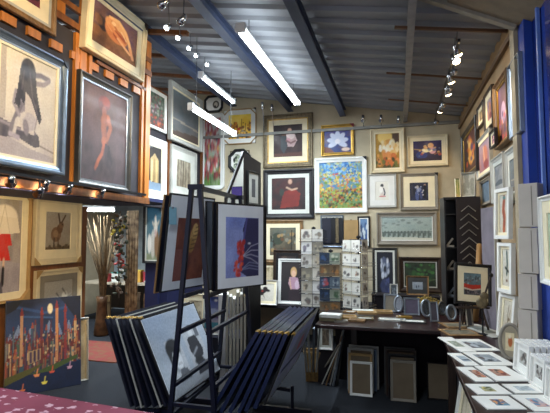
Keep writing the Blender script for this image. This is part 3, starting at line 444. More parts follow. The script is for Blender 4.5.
Hh('small slate blue picture in a grey frame above the moulding sample rack', 'right', RW, 479.5, 489.5, 180, 177, 204, 206, .12, M['grey'], [], A['slate'], seed=39)
Hh('black spot-lit little picture with pink round motif in the right wall frames', 'right', RW-.055, 489, 494.5, 131, 129, 147, 148, .14, M['black'], [(.1, M['cream'])], small('#8c5a6a', '#6a4a5c', ['#d8a0a8', '#3c2830']), seed=40, depth=.03)  # a spotlight between the frames, built as a little framed pink panel
# near right: big white frame in front of the blue window
t = Hh('large white-framed pale green picture cut off by the right edge of the photo', 'right', RW-.035, 538.5, 590, 196, 184, 276, 308, .06, M['white'], [(.14, M['cream'])], A['palegreen'], seed=41, depth=.04)
# left recess (lower left)
Hh('tall cream cut-corner framed painting of a woman in a red dress under a white umbrella', 'left', XLOW, -16, 31.5, 182, 195, 311, 296, .05, M['kraft'], [(.13, M['cream'])], A['umbrella'], seed=51, depth=.06, cut=.09, res=2.0, protectors=(.12, [(1, 1), (1, -1)], M['kraft']))
Hh('cream-framed picture of a brown hare standing on grass', 'left', XLOW, 36, 82, 192, 203, 267, 261, .09, M['ivory'], [(.14, M['cream'])], A['hare'], seed=52, depth=.05, cut=0, res=1.6, protectors=(.09, [(-1, -1), (1, -1)], M['kraft']))
Hh('cream framed print of pale wheels in a row, below the hare picture', 'left', XLOW, 36, 82, 272, 266, 345, 325, .09, M['ivory'], [(.1, M['grey'])], A['wheels'], seed=53, depth=.05, protectors=(.09, [(-1, 1), (1, 1)], M['kraft']))
Hh('dark-framed picture of a pale cow against a teal sky on the blue wall', 'back', 5.9, 142.5, 163, 203, 203.5, 264, 263, .1, M['black'], [(.05, M['offw'])], A['cow'], seed=54, depth=.05, res=1.2)
# ================================================================ LAMPS
def strip_lamp(label, u0, v0, u1, v1, d0, d1, twin=False, chain=True, power=30, name='strip_light', target=None):
    a, b2 = P(u0, v0, d0), P(u1, v1, d1); mid = (a+b2)/2; dv = b2-a
    z = mid.z; a.z = b2.z = z; a.x = b2.x = mid.x if abs(dv.x) < .6 else a.x
    L = (b2-a).length; rz = math.atan2((b2-a).y, (b2-a).x)
    t = thing(name, label, 'strip light', (mid.x, mid.y, z), rz, 0); hw = .042 if twin else .028
    bm = box(bmesh.new(), -L/2, L/2, -hw, hw, .04, .08); bmesh.ops.bevel(bm, geom=bm.edges[:], offset=.01, segments=2, affect='EDGES'); link('housing', bm, M['whitem'], t)
    for s in (-1, 1):
        link('end_cap', box(bmesh.new(), s*L/2-.02, s*L/2+.02, -hw-.004, hw+.004, .0, .083), M['whitem'], t)
    for yy in ((-.024, .024) if twin else (0,)):
        link('tube', tube(bmesh.new(), [(-L/2+.03, yy, .02), (L/2-.03, yy, .02)], .016, 10), GLOW, t, True)
    if chain:
        for s in (-.8, .8):
            zc = ceil_z(mid.x)-z
            link('hanging_wire', tube(bmesh.new(), [(s*L/2, 0, .09), (s*L/2, 0, max(zc-.03, .1))], .004, 5), M['wire'], t)
    area('strip_light_glow', (mid.x, mid.y, z-.02), (0, 0, rz), L*.95, .08, power, COOL); area('strip_light_glow', (mid.x, mid.y, z+.11), (math.pi, 0, rz), L*.95, .1, power*.06, COOL)
    return t
strip_lamp('long bright twin strip light hung near the middle of the ceiling', 241, 34, 297, 104, 4.15, 6.5, True, True, 95)
strip_lamp('shorter strip light under the left steel beam', 201, 79, 233, 103, 5.6, 6.7, False, True, 40)
strip_lamp('lower strip light hung in front of the poppies and golden skyline', 191, 111, 234, 136, 4.9, 6.2, False, True, 40)
# workshop light seen through the doorway
p = P(99, 210, 7.3)
t = thing('strip_light', 'bright strip light in the workshop seen through the left doorway', 'strip light', p, R(20)); 
link('housing', box(bmesh.new(), -.25, .25, -.05, .05, .03, .07), M['whitem'], t); link('tube', tube(bmesh.new(), [(-.24, 0, .0), (.24, 0, .0)], .025, 10), GLOW, t, True)
link('hanging_wire', tube(bmesh.new(), [(0, 0, .07), (0, 0, ceil_z(p.x)-p.z+.03)], .004, 5), M['wire'], t)
area('workshop_glow', (p.x, p.y-.1, p.z-.05), (0, 0, 0), .5, .1, 60, COOL)
for lb, x, y, L_, pw in (('strip light over the near part of the shop, just outside the photo', -1.0, .9, 1.8, 60), ('strip light in the workshop behind the pine partition', -4.6, 5.2, 1.5, 90)):  # both strip lights are added out of view, brightening foreground and workshop roof
    z = ceil_z(x)-.3; t = thing('strip_light', lb, 'strip light', (x, y, z), R(90)); link('housing', box(bmesh.new(), -L_/2, L_/2, -.05, .05, .045, .09), M['whitem'], t); link('tube', tube(bmesh.new(), [(-L_/2+.03, 0, .02), (L_/2-.03, 0, .02)], .016, 10), GLOW, t, True)
    for s_ in (-.4, .4): link('hanging_wire', tube(bmesh.new(), [(s_*L_, 0, .09), (s_*L_, 0, .3)], .004, 5), M['wire'], t)
    area('strip_light_glow', (x, y, z-.02), (0, 0, R(90)), L_, .08, pw, COOL); area('strip_light_glow', (x, y, z+.11), (math.pi, 0, R(90)), L_, .1, pw*.3, COOL)
# spot lamps
def spotlamp(label, head, aim, top, glow=BULB, power=12, ang=70, s=1.0, col=WARM, group=None, on=True):
    head = Vector(head); top = Vector(top); aim = Vector(aim); d = (aim-head).normalized()
    t = thing('spot_lamp', label, 'spot lamp', top, 0, 0, group); q = d.to_track_quat('Z', 'Y').to_matrix().to_4x4()
    mx = Matrix.Translation(head-top) @ q
    link('arm', tube(bmesh.new(), [(0, 0, 0), (head-top)*.9-d*.02*s, (head-top)-d*.04*s], .006*s, 6), M['chrome'], t)
    link('shade', lathe(bmesh.new(), [(.012*s, -.06*s), (.02*s, -.055*s), (.022*s, -.02*s), (.038*s, .03*s), (.036*s, .03*s), (.02*s, -.015*s)], 14, mx), M['chrome'], t, True)
    link('bulb', lathe(bmesh.new(), [(.004*s, -.01*s), (.02*s, .0), (.033*s, .03*s), (.028*s, .045*s), (.012*s, .052*s)], 12, mx), glow if on else M['chrome'], t, True)
    if on and power: spot(head+d*.075*s, aim, power, ang, col)
    return t
def track(label, a, b_, name='light_track', r=.012):
    a, b_ = Vector(a), Vector(b_); t = link(name, bar(bmesh.new(), a, b_, r*2, r*2), M['darkmetal']); tag(t, label, 'light track'); return t
# ---- spot lamps on the roof, left row (cool small bulbs)
gl = 'row of small lit spots by the left beam'
ordn = ['nearest', 'second nearest', 'third nearest', 'fourth nearest', 'farthest']
for i, (u, v) in enumerate(((168, 27), (179, 37), (190, 47.5), (197, 55), (208, 64))):
    d = 4.15+.42*i; h = P(u, v, d); top = Vector((h.x, h.y, ceil_z(h.x)-.035))
    spotlamp('%s of the five lit spots in a row below the left roof beam' % ordn[i], h, h+Vector((-.35, -.55, -.6)), top, BULBC, 0, group=gl, s=.7, col=COOL)
h = P(182, 20, 3.9); spotlamp('unlit pale spot lamp just above the left row of lit spots', h, h+Vector((-.4, -.2, -.8)), (h.x+.02, h.y, ceil_z(h.x)-.035), power=0, on=False)
h = P(163, 4, 3.7); spotlamp('unlit spot lamp at the top of the photo over the curled figure picture', h, h+Vector((-.5, -.2, -.5)), (h.x+.02, h.y, ceil_z(h.x)-.035), power=0, on=False)
# right row (warm)
rr = [(457, 51, 3.9, 1), (455, 59, 4.05, 1), (453.5, 71, 4.5, 0), (450.5, 79, 4.6, 1), (449, 88, 5.0, 0), (447.5, 91.5, 5.05, 1), (443, 104, 5.7, 0), (440.5, 109, 5.8, 1), (436, 121.5, 6.3, 0)]
aims = [(.93, 4.6, 2.3), (.93, 3.9, 2.2), None, (.93, 5.4, 2.3), None, (.93, 5.9, 2.2), None, (.3, 7.15, 2.3), None]
words = ['warm lit spot nearest the camera at upper right', 'warm lit spot just below the nearest one at upper right', 'unlit spot above the small warm pair at right', 'warm lit spot in the middle of the right row', 'unlit spot above the third warm spot of the right row', 'warm lit spot third down the right row', 'unlit spot near the far end of the right row', 'warm lit spot at the far end of the right row', 'unlit spot lamp above the dark still life picture']
for (u, v, d, on), am, wd in zip(rr, aims, words):
    h = P(u, v, d); top = Vector((h.x+.01, h.y+.02, ceil_z(h.x)-.035))
    spotlamp(wd, h, am or h+Vector((.1, -.5, -.5)), top, BULB, 20 if on else 0, group='right row of spot lamps', on=bool(on), ang=75)
track('slim dark track holding the right row of spot lamps', P(459, 40, 3.7)*1, P(437, 112, 6.2)*1).hide_render = False
# back wall conduit lamps
for i, (u, v) in enumerate(((262.5, 106), (272, 108), (363, 119), (381, 119), (398.5, 120))):
    h = ony(u, v, YB-.15); tp = Vector((h.x, YB-.03, 3.32))
    spotlamp('small unlit spot on the back wall conduit, %s' % ['leftmost, above the gold skyline', 'second from left, above the ornate couple', 'right of the gold lotus picture', 'left above the golden vase picture', 'right above the golden vase picture'][i], h, h+Vector((0, .1, -.5)), tp, power=0, on=False, s=1.1, group='spots on the back wall conduit')
# unseen roof spots added to wash the left partition with warm light
for i, (tp, am, pw, an) in enumerate((((-1.15, 1.5, 3.6), (XP, 2.5, 2.9), 170, 70), ((-1.1, 2.9, 3.6), (XP, 3.9, 3.3), 95, 62))):
    h = Vector(tp); spotlamp(['spot lamp aimed at the seated figure picture on the partition', 'spot lamp aimed at the curled figure picture on the partition'][i], h, am, (tp[0], tp[1], ceil_z(tp[0])-.035), BULB, pw, an, 1.3)
# low track under the partition
a, b2 = onx(0, 172, XP+.09), onx(78, 184, XP+.09); b2.z = a.z = (a.z+b2.z)/2+.0
b3 = Vector((XP+.09, 4.3, a.z)); a = Vector((XP+.09, 1.6, a.z)); track('dark light track along the foot of the pine partition', a, b3)
for i, (u, v, on) in enumerate(((11, 181, 1), (45, 180, 1), (39, 192, 1), (68, 189, 1), (101, 189.5, 1))):
    h = onx(u, v, XP+.09); h.z = min(h.z, a.z-.05); 
    spotlamp('lit low track spot %s' % ['above the umbrella painting', 'between the umbrella and hare pictures', 'lower one between the umbrella and hare pictures', 'above the hare picture', 'over the twig vase doorway'][i], h, (XLOW, h.y+.75+(.35 if i == 0 else 0), 1.45), (XP+.09, h.y, a.z-.012), BULB, [50, 24, 14, 40, 10][i], 95, 1.1, group='spots under the partition')
# ================================================================ POSTER BROWSER RACK
def pr(u, v, Y): return ony(u, v, Y)
Y1, Y2 = 3.08, 4.06
ap, f1, f2 = pr(196, 187, Y1), pr(167.5, 436, Y1), pr(217, 436, Y1)
f1.z = f2.z = .03
bp_, g1, g2 = pr(237, 197, Y2), None, None
off = Vector((bp_.x-ap.x, Y2-Y1, 0)); bp_.z = ap.z; g1, g2 = f1+off, f2+off
t = thing('browser_rack', 'navy steel A-frame poster rack standing in the middle of the shop floor', 'display rack', ((f1+g2)/2).to_tuple()[:2]+(0,)); O = Vector(t.location)
def rk(name, a, b_, w_=.032): return link(name, bar(bmesh.new(), Vector(a)-O, Vector(b_)-O, w_, w_), M['navy'], t)
apn = .035
for A_, L_, R_ in ((ap, f1, f2), (bp_, g1, g2)):
    rk('leg', A_+Vector((-apn, 0, 0)), L_); rk('leg', A_+Vector((apn, 0, 0)), R_); rk('top_cap', A_+Vector((-.06, 0, 0)), A_+Vector((.06, 0, 0)), .04)
    for z in (.32,):
        k = (A_.z-z)/A_.z; rk('crossbar', A_.lerp(L_, k), A_.lerp(R_, k), .026)
rk('top_rail', ap, bp_, .034)
for z in (1.13, .86, .46):
    k = (ap.z-z)/ap.z
    rk('side_rail', ap.lerp(f1, k), bp_.lerp(g1, k), .028); rk('side_rail', ap.lerp(f2, k), bp_.lerp(g2, k), .028)
for X_, nm in ((f1, -1), (f2, 1)):
    rk('foot_bar', X_+Vector((nm*.42, .12, 0)), X_+Vector((0, .12, 0)), .04); rk('foot_bar', X_+off+Vector((nm*.55, -.05, 0)), X_+off+Vector((0, -.05, 0)), .04)
    # tray that the leaning panels stand in
    rk('bin_tray', X_+Vector((-nm*.03, -.02, .235)), X_+off+Vector((-nm*.03, -.06, .235)), .03)
    rk('bin_tray', X_+Vector((nm*.12 , -.02, .215)), X_+off+Vector((nm*.12, -.06, .215)), .03)
    for yy in (.1, .85): rk('tray_arm', X_+Vector((-nm*.03, yy, .22)), X_+Vector((nm*.34, yy, .20)), .025)
    for yy in (.12, .93): rk('strut', X_+Vector((nm*.34, yy, .02)), X_+Vector((nm*.34, yy, .21)), .025)
def panel(label, tn, bn, tf, depth=.012, front=None, back=None, mat_=None, clip=True, border=.0, seed=1, group='hinged poster panels in the rack', frontside=1, artrect=None, sheetm=None, trim=None):
    """flat display panel: near-top, near-bottom, far-top corners; its front faces frontside along its normal"""
    tn, bn, tf = Vector(tn), Vector(bn), Vector(tf)
    ex = tf-tn; w_ = ex.length; ex.normalize(); ez = (tn-bn); ez -= ex*ez.dot(ex); h_ = ez.length; ez.normalize(); ey = ez.cross(ex)
    if frontside < 0: ex = -ex; ey = -ey; org = bn+(-ex)*w_/2
    else: org = bn+ex*w_/2
    t = bpy.data.objects.new('sleeved_poster', None); C.objects.link(t); t.empty_display_size = .1
    t.matrix_world = Matrix(((ex.x, ey.x, ez.x, org.x), (ex.y, ey.y, ez.y, org.y), (ex.z, ey.z, ez.z, org.z), (0, 0, 0, 1))); tag(t, label, 'poster panel', group)
    boxo('sleeve', -w_/2, w_/2, 0, depth, 0, h_, mat_ or M['navyp'], t)
    link('edge_trim', ring(bmesh.new(), w_+.008, h_+.004, [(0, depth), (0, -.003), (.009, -.003), (.009, depth)]), trim or M['black'], t)
    s = -1 if frontside > 0 else 1
    if clip:
        b = bmesh.new()
        for k in range(3): tube(b, [(s*(w_/2-.012-.02*k), -.004, h_-.004), (s*(w_/2-.016-.02*k), .004, h_+.014), (s*(w_/2-.012-.02*k), depth+.003, h_-.004)], .005, 5)
        link('hanger_clip', b, M['gold'], t)
    if front:
        boxo('poster_mount', -w_/2+.012, w_/2-.012, -.0022, -.0004, .012, h_-.012, sheetm or mat('white_poster_paper', '#e2e7ee', .5, var=.03, coat=.3), t)
        x0, x1, z0, z1 = artrect or (.12, .88, .1, .86)
        sheet(t, 'poster', -w_/2+w_*x0, -w_/2+w_*x1, h_*z0, h_*z1, -.0035, front, 1.7, seed, back=.001)
    return t
# upper posters
tn = P(170, 193, 3.55); bn = P(160.5, 293, 3.55); tf = P(214, 206, 4.1); tf.z = tn.z
panel('upper poster of a striped tiger-like animal on a rust ground, behind the near rack leg', tn, bn, tf, front=A['tiger'], seed=61, artrect=(.2, .86, .1, .76), clip=False)
p2 = panel('dark backing panel just left of the rust tiger poster', tn+Vector((-.07, .03, -.01)), bn+Vector((-.07, .03, -.01)), tf+Vector((-.07, .03, -.01)), clip=False, trim=M['wood'])
tn2 = P(211, 202, 3.5); bn2 = P(216.5, 291, 3.5); tf2 = P(259, 205, 3.9); tf2.z = tn2.z
panel('upper poster with red blossoms on blue and violet, facing right', tn2, bn2, tf2, front=A['bluebloom'], seed=62, artrect=(.17, .87, .13, .84), clip=False)
panel('dark panel edge showing right behind the red blossom poster', tn2+Vector((-.03, .0, -.004)), bn2+Vector((-.03, .0, -.004)), tf2+Vector((-.0, .06, -.004)), clip=False)
tn3 = tn2+Vector((-.09, -.0, .01)); bn3 = bn2+Vector((-.09, 0, .0)); tf3 = tf2+Vector((-.11, .0, .01))
b = panel('blank grey panel between the tiger poster and the red blossom poster', tn3, bn3, tf3, mat_=mat('grey_sleeve', '#6c7480', .4, var=.05, coat=.3), clip=False)
# small blue card tucked at the tiger poster's corner
q = tn.lerp(bn, .14)+Vector((.012, -.012, 0)); dd = (tf-tn).normalized(); t = thing('price_card', 'small pale blue card tucked on the upper left of the tiger poster', 'card', q, math.atan2(dd.y, dd.x)); boxo('card_sheet', 0, .09, -.002, 0, -.14, 0.0, mat('pale_blue_card', '#7fb0c6', .5), t); boxo('card_clip', .03, .05, -.004, -.0021, -.012, .004, M['chrome'], t)
# left bin: panels leaning left
tops = [(106, 323), (111, 322), (116, 321.5), (121, 321), (126, 321), (129.5, 320), (133.5, 319), (138.5, 318)]
bots = [(132, 408), (137, 408), (142, 408), (147, 408), (155, 407), (161, 407), (166, 406), (172, 405)]
YN = 3.135; farx = P(193, 302, 4.38)
wl = ['outermost dark panel of the left bin', 'second dark panel from the left of the left bin', 'third panel of the left bin, pale edged', 'fourth dark panel of the left bin', 'fifth dark panel of the left bin', 'sixth panel of the left bin with a pale grey edge', 'seventh dark panel of the left bin', 'panel with two grey pencil portraits, right side of the left bin']
for i, (tp, bt, lb) in enumerate(zip(tops, bots, wl)):
    a, c = pr(*tp, YN), pr(*bt, YN); z = .94-.0015*(7-i); a.z = z; c.z = max(c.z, .268); f = a+Vector((farx.x-pr(138.5, 318, YN).x, farx.y-YN, 0))
    if i == 7: panel(lb, a, c, f, front=A['portraits'], seed=63, artrect=(.02, .98, .02, .98), group='panels in the left bin')
    else: panel(lb, a, c, f, group='panels in the left bin', depth=.008 if i in (2, 5) else .016, trim=M['lgrey'] if i in (2, 5) else M['navyp'], mat_=M['navyp'])
# right bin: panels leaning right
tops = [(258, 326), (264, 327), (270, 327.5), (276, 327.5), (281, 327), (287, 326.5), (293, 325)]
bots = [(212, 413), (222, 413), (231, 413), (240, 413), (247, 412), (256, 409), (265, 405)]
wl = ['leftmost panel of the right bin, with a gold clip edge', 'second panel of the right bin', 'third panel of the right bin', 'middle panel of the right bin', 'fifth panel of the right bin, pale edged', 'sixth panel of the right bin', 'outer right panel with a blue and white poster on its underside']
fa = P(318, 310.5, 4.32)
for i, (tp, bt, lb) in enumerate(zip(tops, bots, wl)):
    a, c = pr(*tp, YN), pr(*bt, YN); a.z = .885; c.z = max(c.z, .262)
    f = a+Vector((fa.x-pr(293, 325, YN).x, fa.y-YN, 0))
    if i == 6: panel(lb, a, c, f, front=[('bg', '#a8b4dc', '#8c9ad0'), ('n', '#d0d8ec', 3, .5), ('p', [(0, .0), (.6, 0), (.3, .35), (0, .3)], '#a8b4cc'), ('p', [(.2, .5), (.9, .4), (.8, .8), (.3, .9)], '#8c98b4'), ('l', [(.1, .4), (.9, .3)], .08, '#2c3468'), ('e', .6, .6, .1, .15, '#b86c74')], seed=64, artrect=(.04, .96, .04, .96), group='panels in the right bin')
    else: panel(lb, a, c, f, group='panels in the right bin', frontside=1, trim=mat('blue_sleeve', '#1a2548', .35, coat=.3), mat_=mat('blue_sleeve', '#1a2548'), depth=.024)
# ================================================================ things behind the rack
base = lambda u, v, d: (lambda p: Vector((p.x, p.y, 0)))(P(u, v, d))
# white foam boards standing on end
gx = P(226, 365, 4.9); 
for i in range(6):
    p0 = P(227+3.6*i, 330, 4.6+.02*i)
    lb = ['widest white board, left of the upright bunch', 'second board of the upright bunch', 'third board of the upright bunch', 'fourth board of the upright bunch', 'fifth board of the upright bunch', 'rightmost board of the upright bunch'][i]+' between rack and back wall'
    z1 = P(226, 293-.5*i, 4.75).z
    t = thing('foam_board', lb, 'board', (p0.x, p0.y, 0), R(20), group='boards standing upright behind the rack')
    boxo('board_sheet', -.015-(.075 if i == 0 else 0), .012, 0, .22, 0, z1-.03*(i % 3), [M['white'], M['lgrey'], M['white'], M['offw'], M['lgrey'], M['oldgold']][i], t); boxo('board_core', -.013, .010, -.006, -.0005, .004, z1-.03*(i % 3)-.004, mat('foam_core', '#c9c3b0', .8), t)
def lf(label, u0, u1, vt, vb, d, **k):
    a, c = P(u0, vb, d), P(u1, vb, d); h = (P(u0, vt, d)-a).length; z0 = k.pop('z0', None)
    if z0 is not None: a.z = c.z = z0
    else: a.z = c.z = (a.z+c.z)/2
    args = (k.pop('fpx'), k.pop('fm'), k.pop('mpx', []), k.pop('ops', None)); le = k.pop('lean', -6)
    return lean_frame(label, a, c, h, *args, lean=le, **k)
# low storage bench along back wall carrying leaning pictures
t = thing('storage_bench', 'dark low storage bench along the back wall behind the card racks', 'bench', (-1.2, 6.75, 0))
boxo('bench_top', -2.05, 1.75, -.28, .43, .52, .56, M['tabledark'], t)
for x in (-2.0, 0, 1.7): boxo('leg', x-.03, x+.03, -.25, .4, 0, .519, M['tabledark'], t)
def bench(label, u0, u1, vt, vb, Y, **k):
    a, c = ony(u0, vb, Y), ony(u1, vb, Y); h = ony(u0, vt, Y).z-a.z; k.setdefault('z0', None); z0 = k.pop('z0') or max(.562, (a.z+c.z)/2); a.z = c.z = z0
    h = ony((u0+u1)/2, vt, Y).z-z0
    args = (k.pop('fpx'), k.pop('fm'), k.pop('mpx', []), k.pop('ops', None)); le = k.pop('lean', -4)
    return lean_frame(label, a, c, h, *args, lean=le, **k)
bench('white-framed black orchid picture standing behind the poster rack', 247, 277, 280, 318, 6.45, fpx=.05, fm=M['white'], mpx=[(.1, M['cream'])], ops=A['orchid'], seed=71, lean=-10)
bench('white-framed portrait of a fair-haired girl left of the card racks', 278, 308, 259, 312, 6.62, fpx=.1, fm=M['white'], mpx=[], ops=A['girl'], seed=72, res=1.4, lean=-5)
bench('dark wood frame standing behind the girl portrait', 273, 301, 250, 306, 6.9, fpx=.1, fm=M['dwood'], mpx=[(.1, M['black'])], ops=small('#2a2426', '#332a2a', ['#4a3a34']), seed=73)
bench('small cream card frame behind the orchid picture', 262, 276, 264, 300, 6.98, fpx=.1, fm=M['wood'], mpx=[(.15, M['cream'])], ops=small('#8a7a60', '#a89878', ['#6a5a44', '#c8b898']), seed=74)
bench('blue mountain picture with a moon seen through the rack', 203, 232, 296, 352, 5.3, fpx=.04, fm=M['offw'], mpx=[], ops=A['mountain'], seed=75, z0=.35, lean=-5)
bench('cream card sheet leaning behind the upper part of the rack', 182, 208, 294, 318, 5.45, fpx=.04, fm=M['cream'], mpx=[(.2, M['cream'])], ops=small('#b8ae98', '#c4b8a0', ['#a89c84', '#8a7c64']), seed=76, z0=.351)
# low box that those two stand on
t = thing('storage_box', 'dark storage box behind the poster rack under the mountain picture', 'box', (-2.3, 5.45, 0), R(5)); boxo('box_body', -.42, .42, -.3, .25, 0, .34, M['navyp'], t); boxo('box_lid', -.43, .43, -.31, .26, .3405, .349, M['navyp'], t)
# ladder-like display stand behind rack
t = thing('display_stand', 'black-edged folding display stand with a small framed photo, behind the upper posters', 'display stand', (0, 0, 0)); 
c0, c1, c2 = P(243.5, 152, 5.2), P(261, 163, 5.6), P(226, 198, 5.0)
t.location = (c0.x, c0.y, 0); Oo = Vector(t.location)
z0_ = .0
def slab(bm, pts, n_, th, mi=0):
    a = [bm.verts.new(Vector(p)-Oo) for p in pts]; c = [bm.verts.new(Vector(p)-Oo+n_*th) for p in pts]; bm.faces.new(a); bm.faces.new(c[::-1])
    for i in range(len(pts)): bm.faces.new((a[i], c[i], c[(i+1) % len(pts)], a[(i+1) % len(pts)]))
dn = Vector((c1.x-c0.x, c1.y-c0.y, 0)); c1t = c1; nrm = Vector((dn.y, -dn.x, 0)).normalized()
b = bmesh.new(); slab(b, [(c0.x, c0.y, 0), (c1.x, c1.y, 0), c1t, c0], -nrm, .03); link('side_panel', b, M['black'], t)
b = bmesh.new(); slab(b, [Vector((c0.x, c0.y, .9)), Vector((c0.x, c0.y, c0.z-.04)), c2], Vector((0, 1, 0)), .012); link('wing_panel', b, M['offw'], t)
b = bmesh.new(); bar(b, c0-Oo, c2-Oo, .03); bar(b, c2-Oo, Vector((c2.x-.05, c2.y, 0))-Oo, .03); link('edge_frame', b, M['black'], t)
k0 = c0.lerp(c1, .1)+nrm*.004; k1 = c0.lerp(c1, .92)+nrm*.004; zz = c1.z-.06
rz_ = math.atan2(dn.y, dn.x); ww = (Vector((k1.x, k1.y, 0))-Vector((k0.x, k0.y, 0))).length
framed('small grey-framed portrait fixed on the black display stand', ww*.75, .40, .02, M['pewter'], [(.07, M['lgrey'])], small('#4c4c50', '#6c6c70', ['#2a2a2e', '#9a9aa0']), ((k0.x+k1.x)/2, (k0.y+k1.y)/2, zz-.48), rz_, 0, seed=77, depth=.02)
for i, zq in enumerate((zz-.64,)):
    for j in (0, 1):
        framed('tiny dark framed print under the display stand portrait, %s' % ('left' if j == 0 else 'right'), ww*.3, .12, .015, M['white'], [], small('#2a2a2e', '#3a3a40', ['#5a5a60']), ((k0.x+(k1.x-k0.x)*(.3+.45*j)), (k0.y+(k1.y-k0.y)*(.3+.45*j)), zq), rz_, 0, seed=78+j, depth=.014)
pz = P(237, 199, 4.98); framed('small purple and tan picture on the white wing of the display stand', .13, .14, .006, M['navyp'], [], small('#4c3c8c', '#5a4c9c', ['#c8a088', '#2c2468', '#d8c0b0']), (pz.x, pz.y, pz.z), 0, 0, seed=80, depth=.01)
# ================================================================ BACK TABLE
ZT = .75
yf = 4.27; t = thing('display_table', 'dark mahogany display table across the back with dark cloth skirt', 'table', (-.2, 4.75, 0))
boxo('tabletop', -.58, 1.0, -.49, .41, .715, ZT, M['tabletop'], t, .006)
boxo('skirt', -.50, .95, .33, .36, 0, .714, M['tabledark'], t)
for x in (-.28, .9):
    for y in (.2, .31): boxo('leg', x-.03, x+.03, y-.03, y+.03, 0, .714, M['dwood'], t)
def T(u, v, z=ZT): return onz(u, v, z)
# card spinners standing on the floor behind
def spinner(label, u, d, vt, rows, cw, ch, wire_m, pals, names, faces=3, wd=.17, side=0, zs=None, yaw0=0):
    b0 = base(u, 300, d); zt = P(u, vt, d).z
    t = thing('card_spinner', label, 'card rack', b0, R(yaw0))
    link('foot', lathe(bmesh.new(), [(.2, 0), (.2, .015), (.05, .03), (.02, .04)], 20), M['darkmetal'], t)
    link('pole', tube(bmesh.new(), [(0, 0, .035), (0, 0, zt)], .014, 8), M['darkmetal'], t)
    link('top_cap', lathe(bmesh.new(), [(.03, zt), (.03, zt+.02), (.005, zt+.035)], 10), M['darkmetal'], t)
    pitch = (zt-.62)/rows
    for f in range(4):
        ang = f*math.pi/2; mx = Matrix.Rotation(ang, 4, 'Z'); b = bmesh.new()
        W2 = wd
        for x in (-W2, 0, W2): tube(b, [mx @ Vector((x, -wd, .6)), mx @ Vector((x, -wd, zt-.01))], .0035, 5)
        for r in range(rows):
            z = .62+pitch*r
            tube(b, [mx @ Vector((-W2, -wd, z)), mx @ Vector((-W2, -wd-.028, z)), mx @ Vector((W2, -wd-.028, z)), mx @ Vector((W2, -wd, z))], .003, 5)
            tube(b, [mx @ Vector((-W2, -wd-.028, z+.04)), mx @ Vector((W2, -wd-.028, z+.04))], .0025, 5)
        link('wire_pocket', b, wire_m, t)
    link('spreader', box(box(bmesh.new(), -wd, wd, -.006, .006, zt-.03, zt-.02), -.006, .006, -wd, wd, zt-.045, zt-.031), wire_m, t)
    cards = []
    rz0 = R(yaw0)
    for r in range(rows):
        for c in range(2):
            z = .627+pitch*r; x = (-.5+c)*wd
            p = b0+Matrix.Rotation(rz0, 3, 'Z') @ Vector((x, -wd-.013, z))
            wd_ = names[0]; rowname = ['bottom', 'second from bottom', 'third from bottom', 'fourth from bottom', 'fifth from bottom', 'sixth from bottom', 'seventh from bottom', 'eighth from bottom'][r]
            if r == rows-1: rowname = 'top'
            pal = pals[(r*2+c) % len(pals)]
            cd = framedcard('%s, %s row, %s pocket' % (wd_, rowname, 'left' if c == 0 else 'right'), p, rz0, cw, min(ch, pitch*.93), pal, 200+r*2+c, names[1])
    if side:
        for r in range(rows):
            z = .627+pitch*r
            p = b0+Matrix.Rotation(rz0, 3, 'Z') @ Vector((wd+.013, -wd*.45, z)) if side > 0 else b0+Matrix.Rotation(rz0, 3, 'Z') @ Vector((-wd-.013, wd*.45, z))
            rowname = ['bottom', 'second from bottom', 'third from bottom', 'fourth from bottom', 'fifth from bottom', 'sixth from bottom', 'seventh from bottom', 'eighth from bottom'][r] if r < rows-1 else 'top'
            framedcard('white side card in the right card rack, %s row, right face' % rowname, p, rz0+R(90)*side, cw*.9, min(ch, pitch*.93), pals[r % len(pals)], 260+r, names[1])
    return t
def framedcard(label, p, rz, w_, h_, ops, seed, group):
    t = thing('greeting_card', label, 'greeting card', p, rz, R(-3), group)
    boxo('envelope', -w_/2, w_/2, .0005, .003, 0, h_*.97, M['offw'], t)
    sheet(t, 'card_front', -w_/2, w_/2, 0, h_, -.0015, ops, .4, seed, back=.0015); return t
def cardop(bgc, cols, n=6, s=.13): return [('bg', bgc, bgc), ('s', n, s, cols, .25, .25, .75, .75)]
grey = [cardop('#c3bdb2', ['#6a5c58', '#4c4a4c']), cardop('#b8b4ae', ['#5c5450', '#74685c']), cardop('#a8a296', ['#4a443c', '#a89a84']), cardop('#c8c6c4', ['#6a6470', '#54505c']), cardop('#7c766a', ['#3c3a38', '#98907c'])]
colr = [cardop('#6a5a44', ['#8a5a34', '#3c2c20', '#a89060'], 9), cardop('#7a6448', ['#a8743c', '#54402c'], 9), cardop('#22344c', ['#34507c', '#1a2434'], 9), cardop('#8a9484', ['#3c5c40', '#c8ccb8'], 9), cardop('#30405c', ['#b84848', '#7c8cb0', '#9a4a50'], 9), cardop('#5c6c7c', ['#30405c', '#98a8b0'], 9)]
white = [cardop('#d8d4cc', ['#5c5854', '#7c746c'], 4, .1), cardop('#d0ccc4', ['#6a5c50', '#4c4a4a'], 4, .12), cardop('#ceccc2', ['#8a6450', '#5a5654'], 4, .1)]
spinner('tall wire card rack with pale grey cards, leftmost of the three', 314, 6.25, 229, 6, .145, .17, M['darkmetal'], grey, ('pale grey card in the left card rack', 'cards in the left card rack'), wd=.155, side=0, yaw0=2)
spinner('wire card rack with coloured picture cards, middle of the three', 331, 5.7, 252, 5, .13, .16, M['darkmetal'], colr, ('coloured picture card in the middle card rack', 'cards in the middle card rack'), wd=.125, yaw0=2)
spinner('wire card rack full of white cards with small drawings, rightmost of the three', 359, 6.05, 238, 5, .14, .155, M['chrome'], white, ('white card with small drawing in the right card rack', 'cards in the right card rack'), wd=.15, side=1, yaw0=-33)
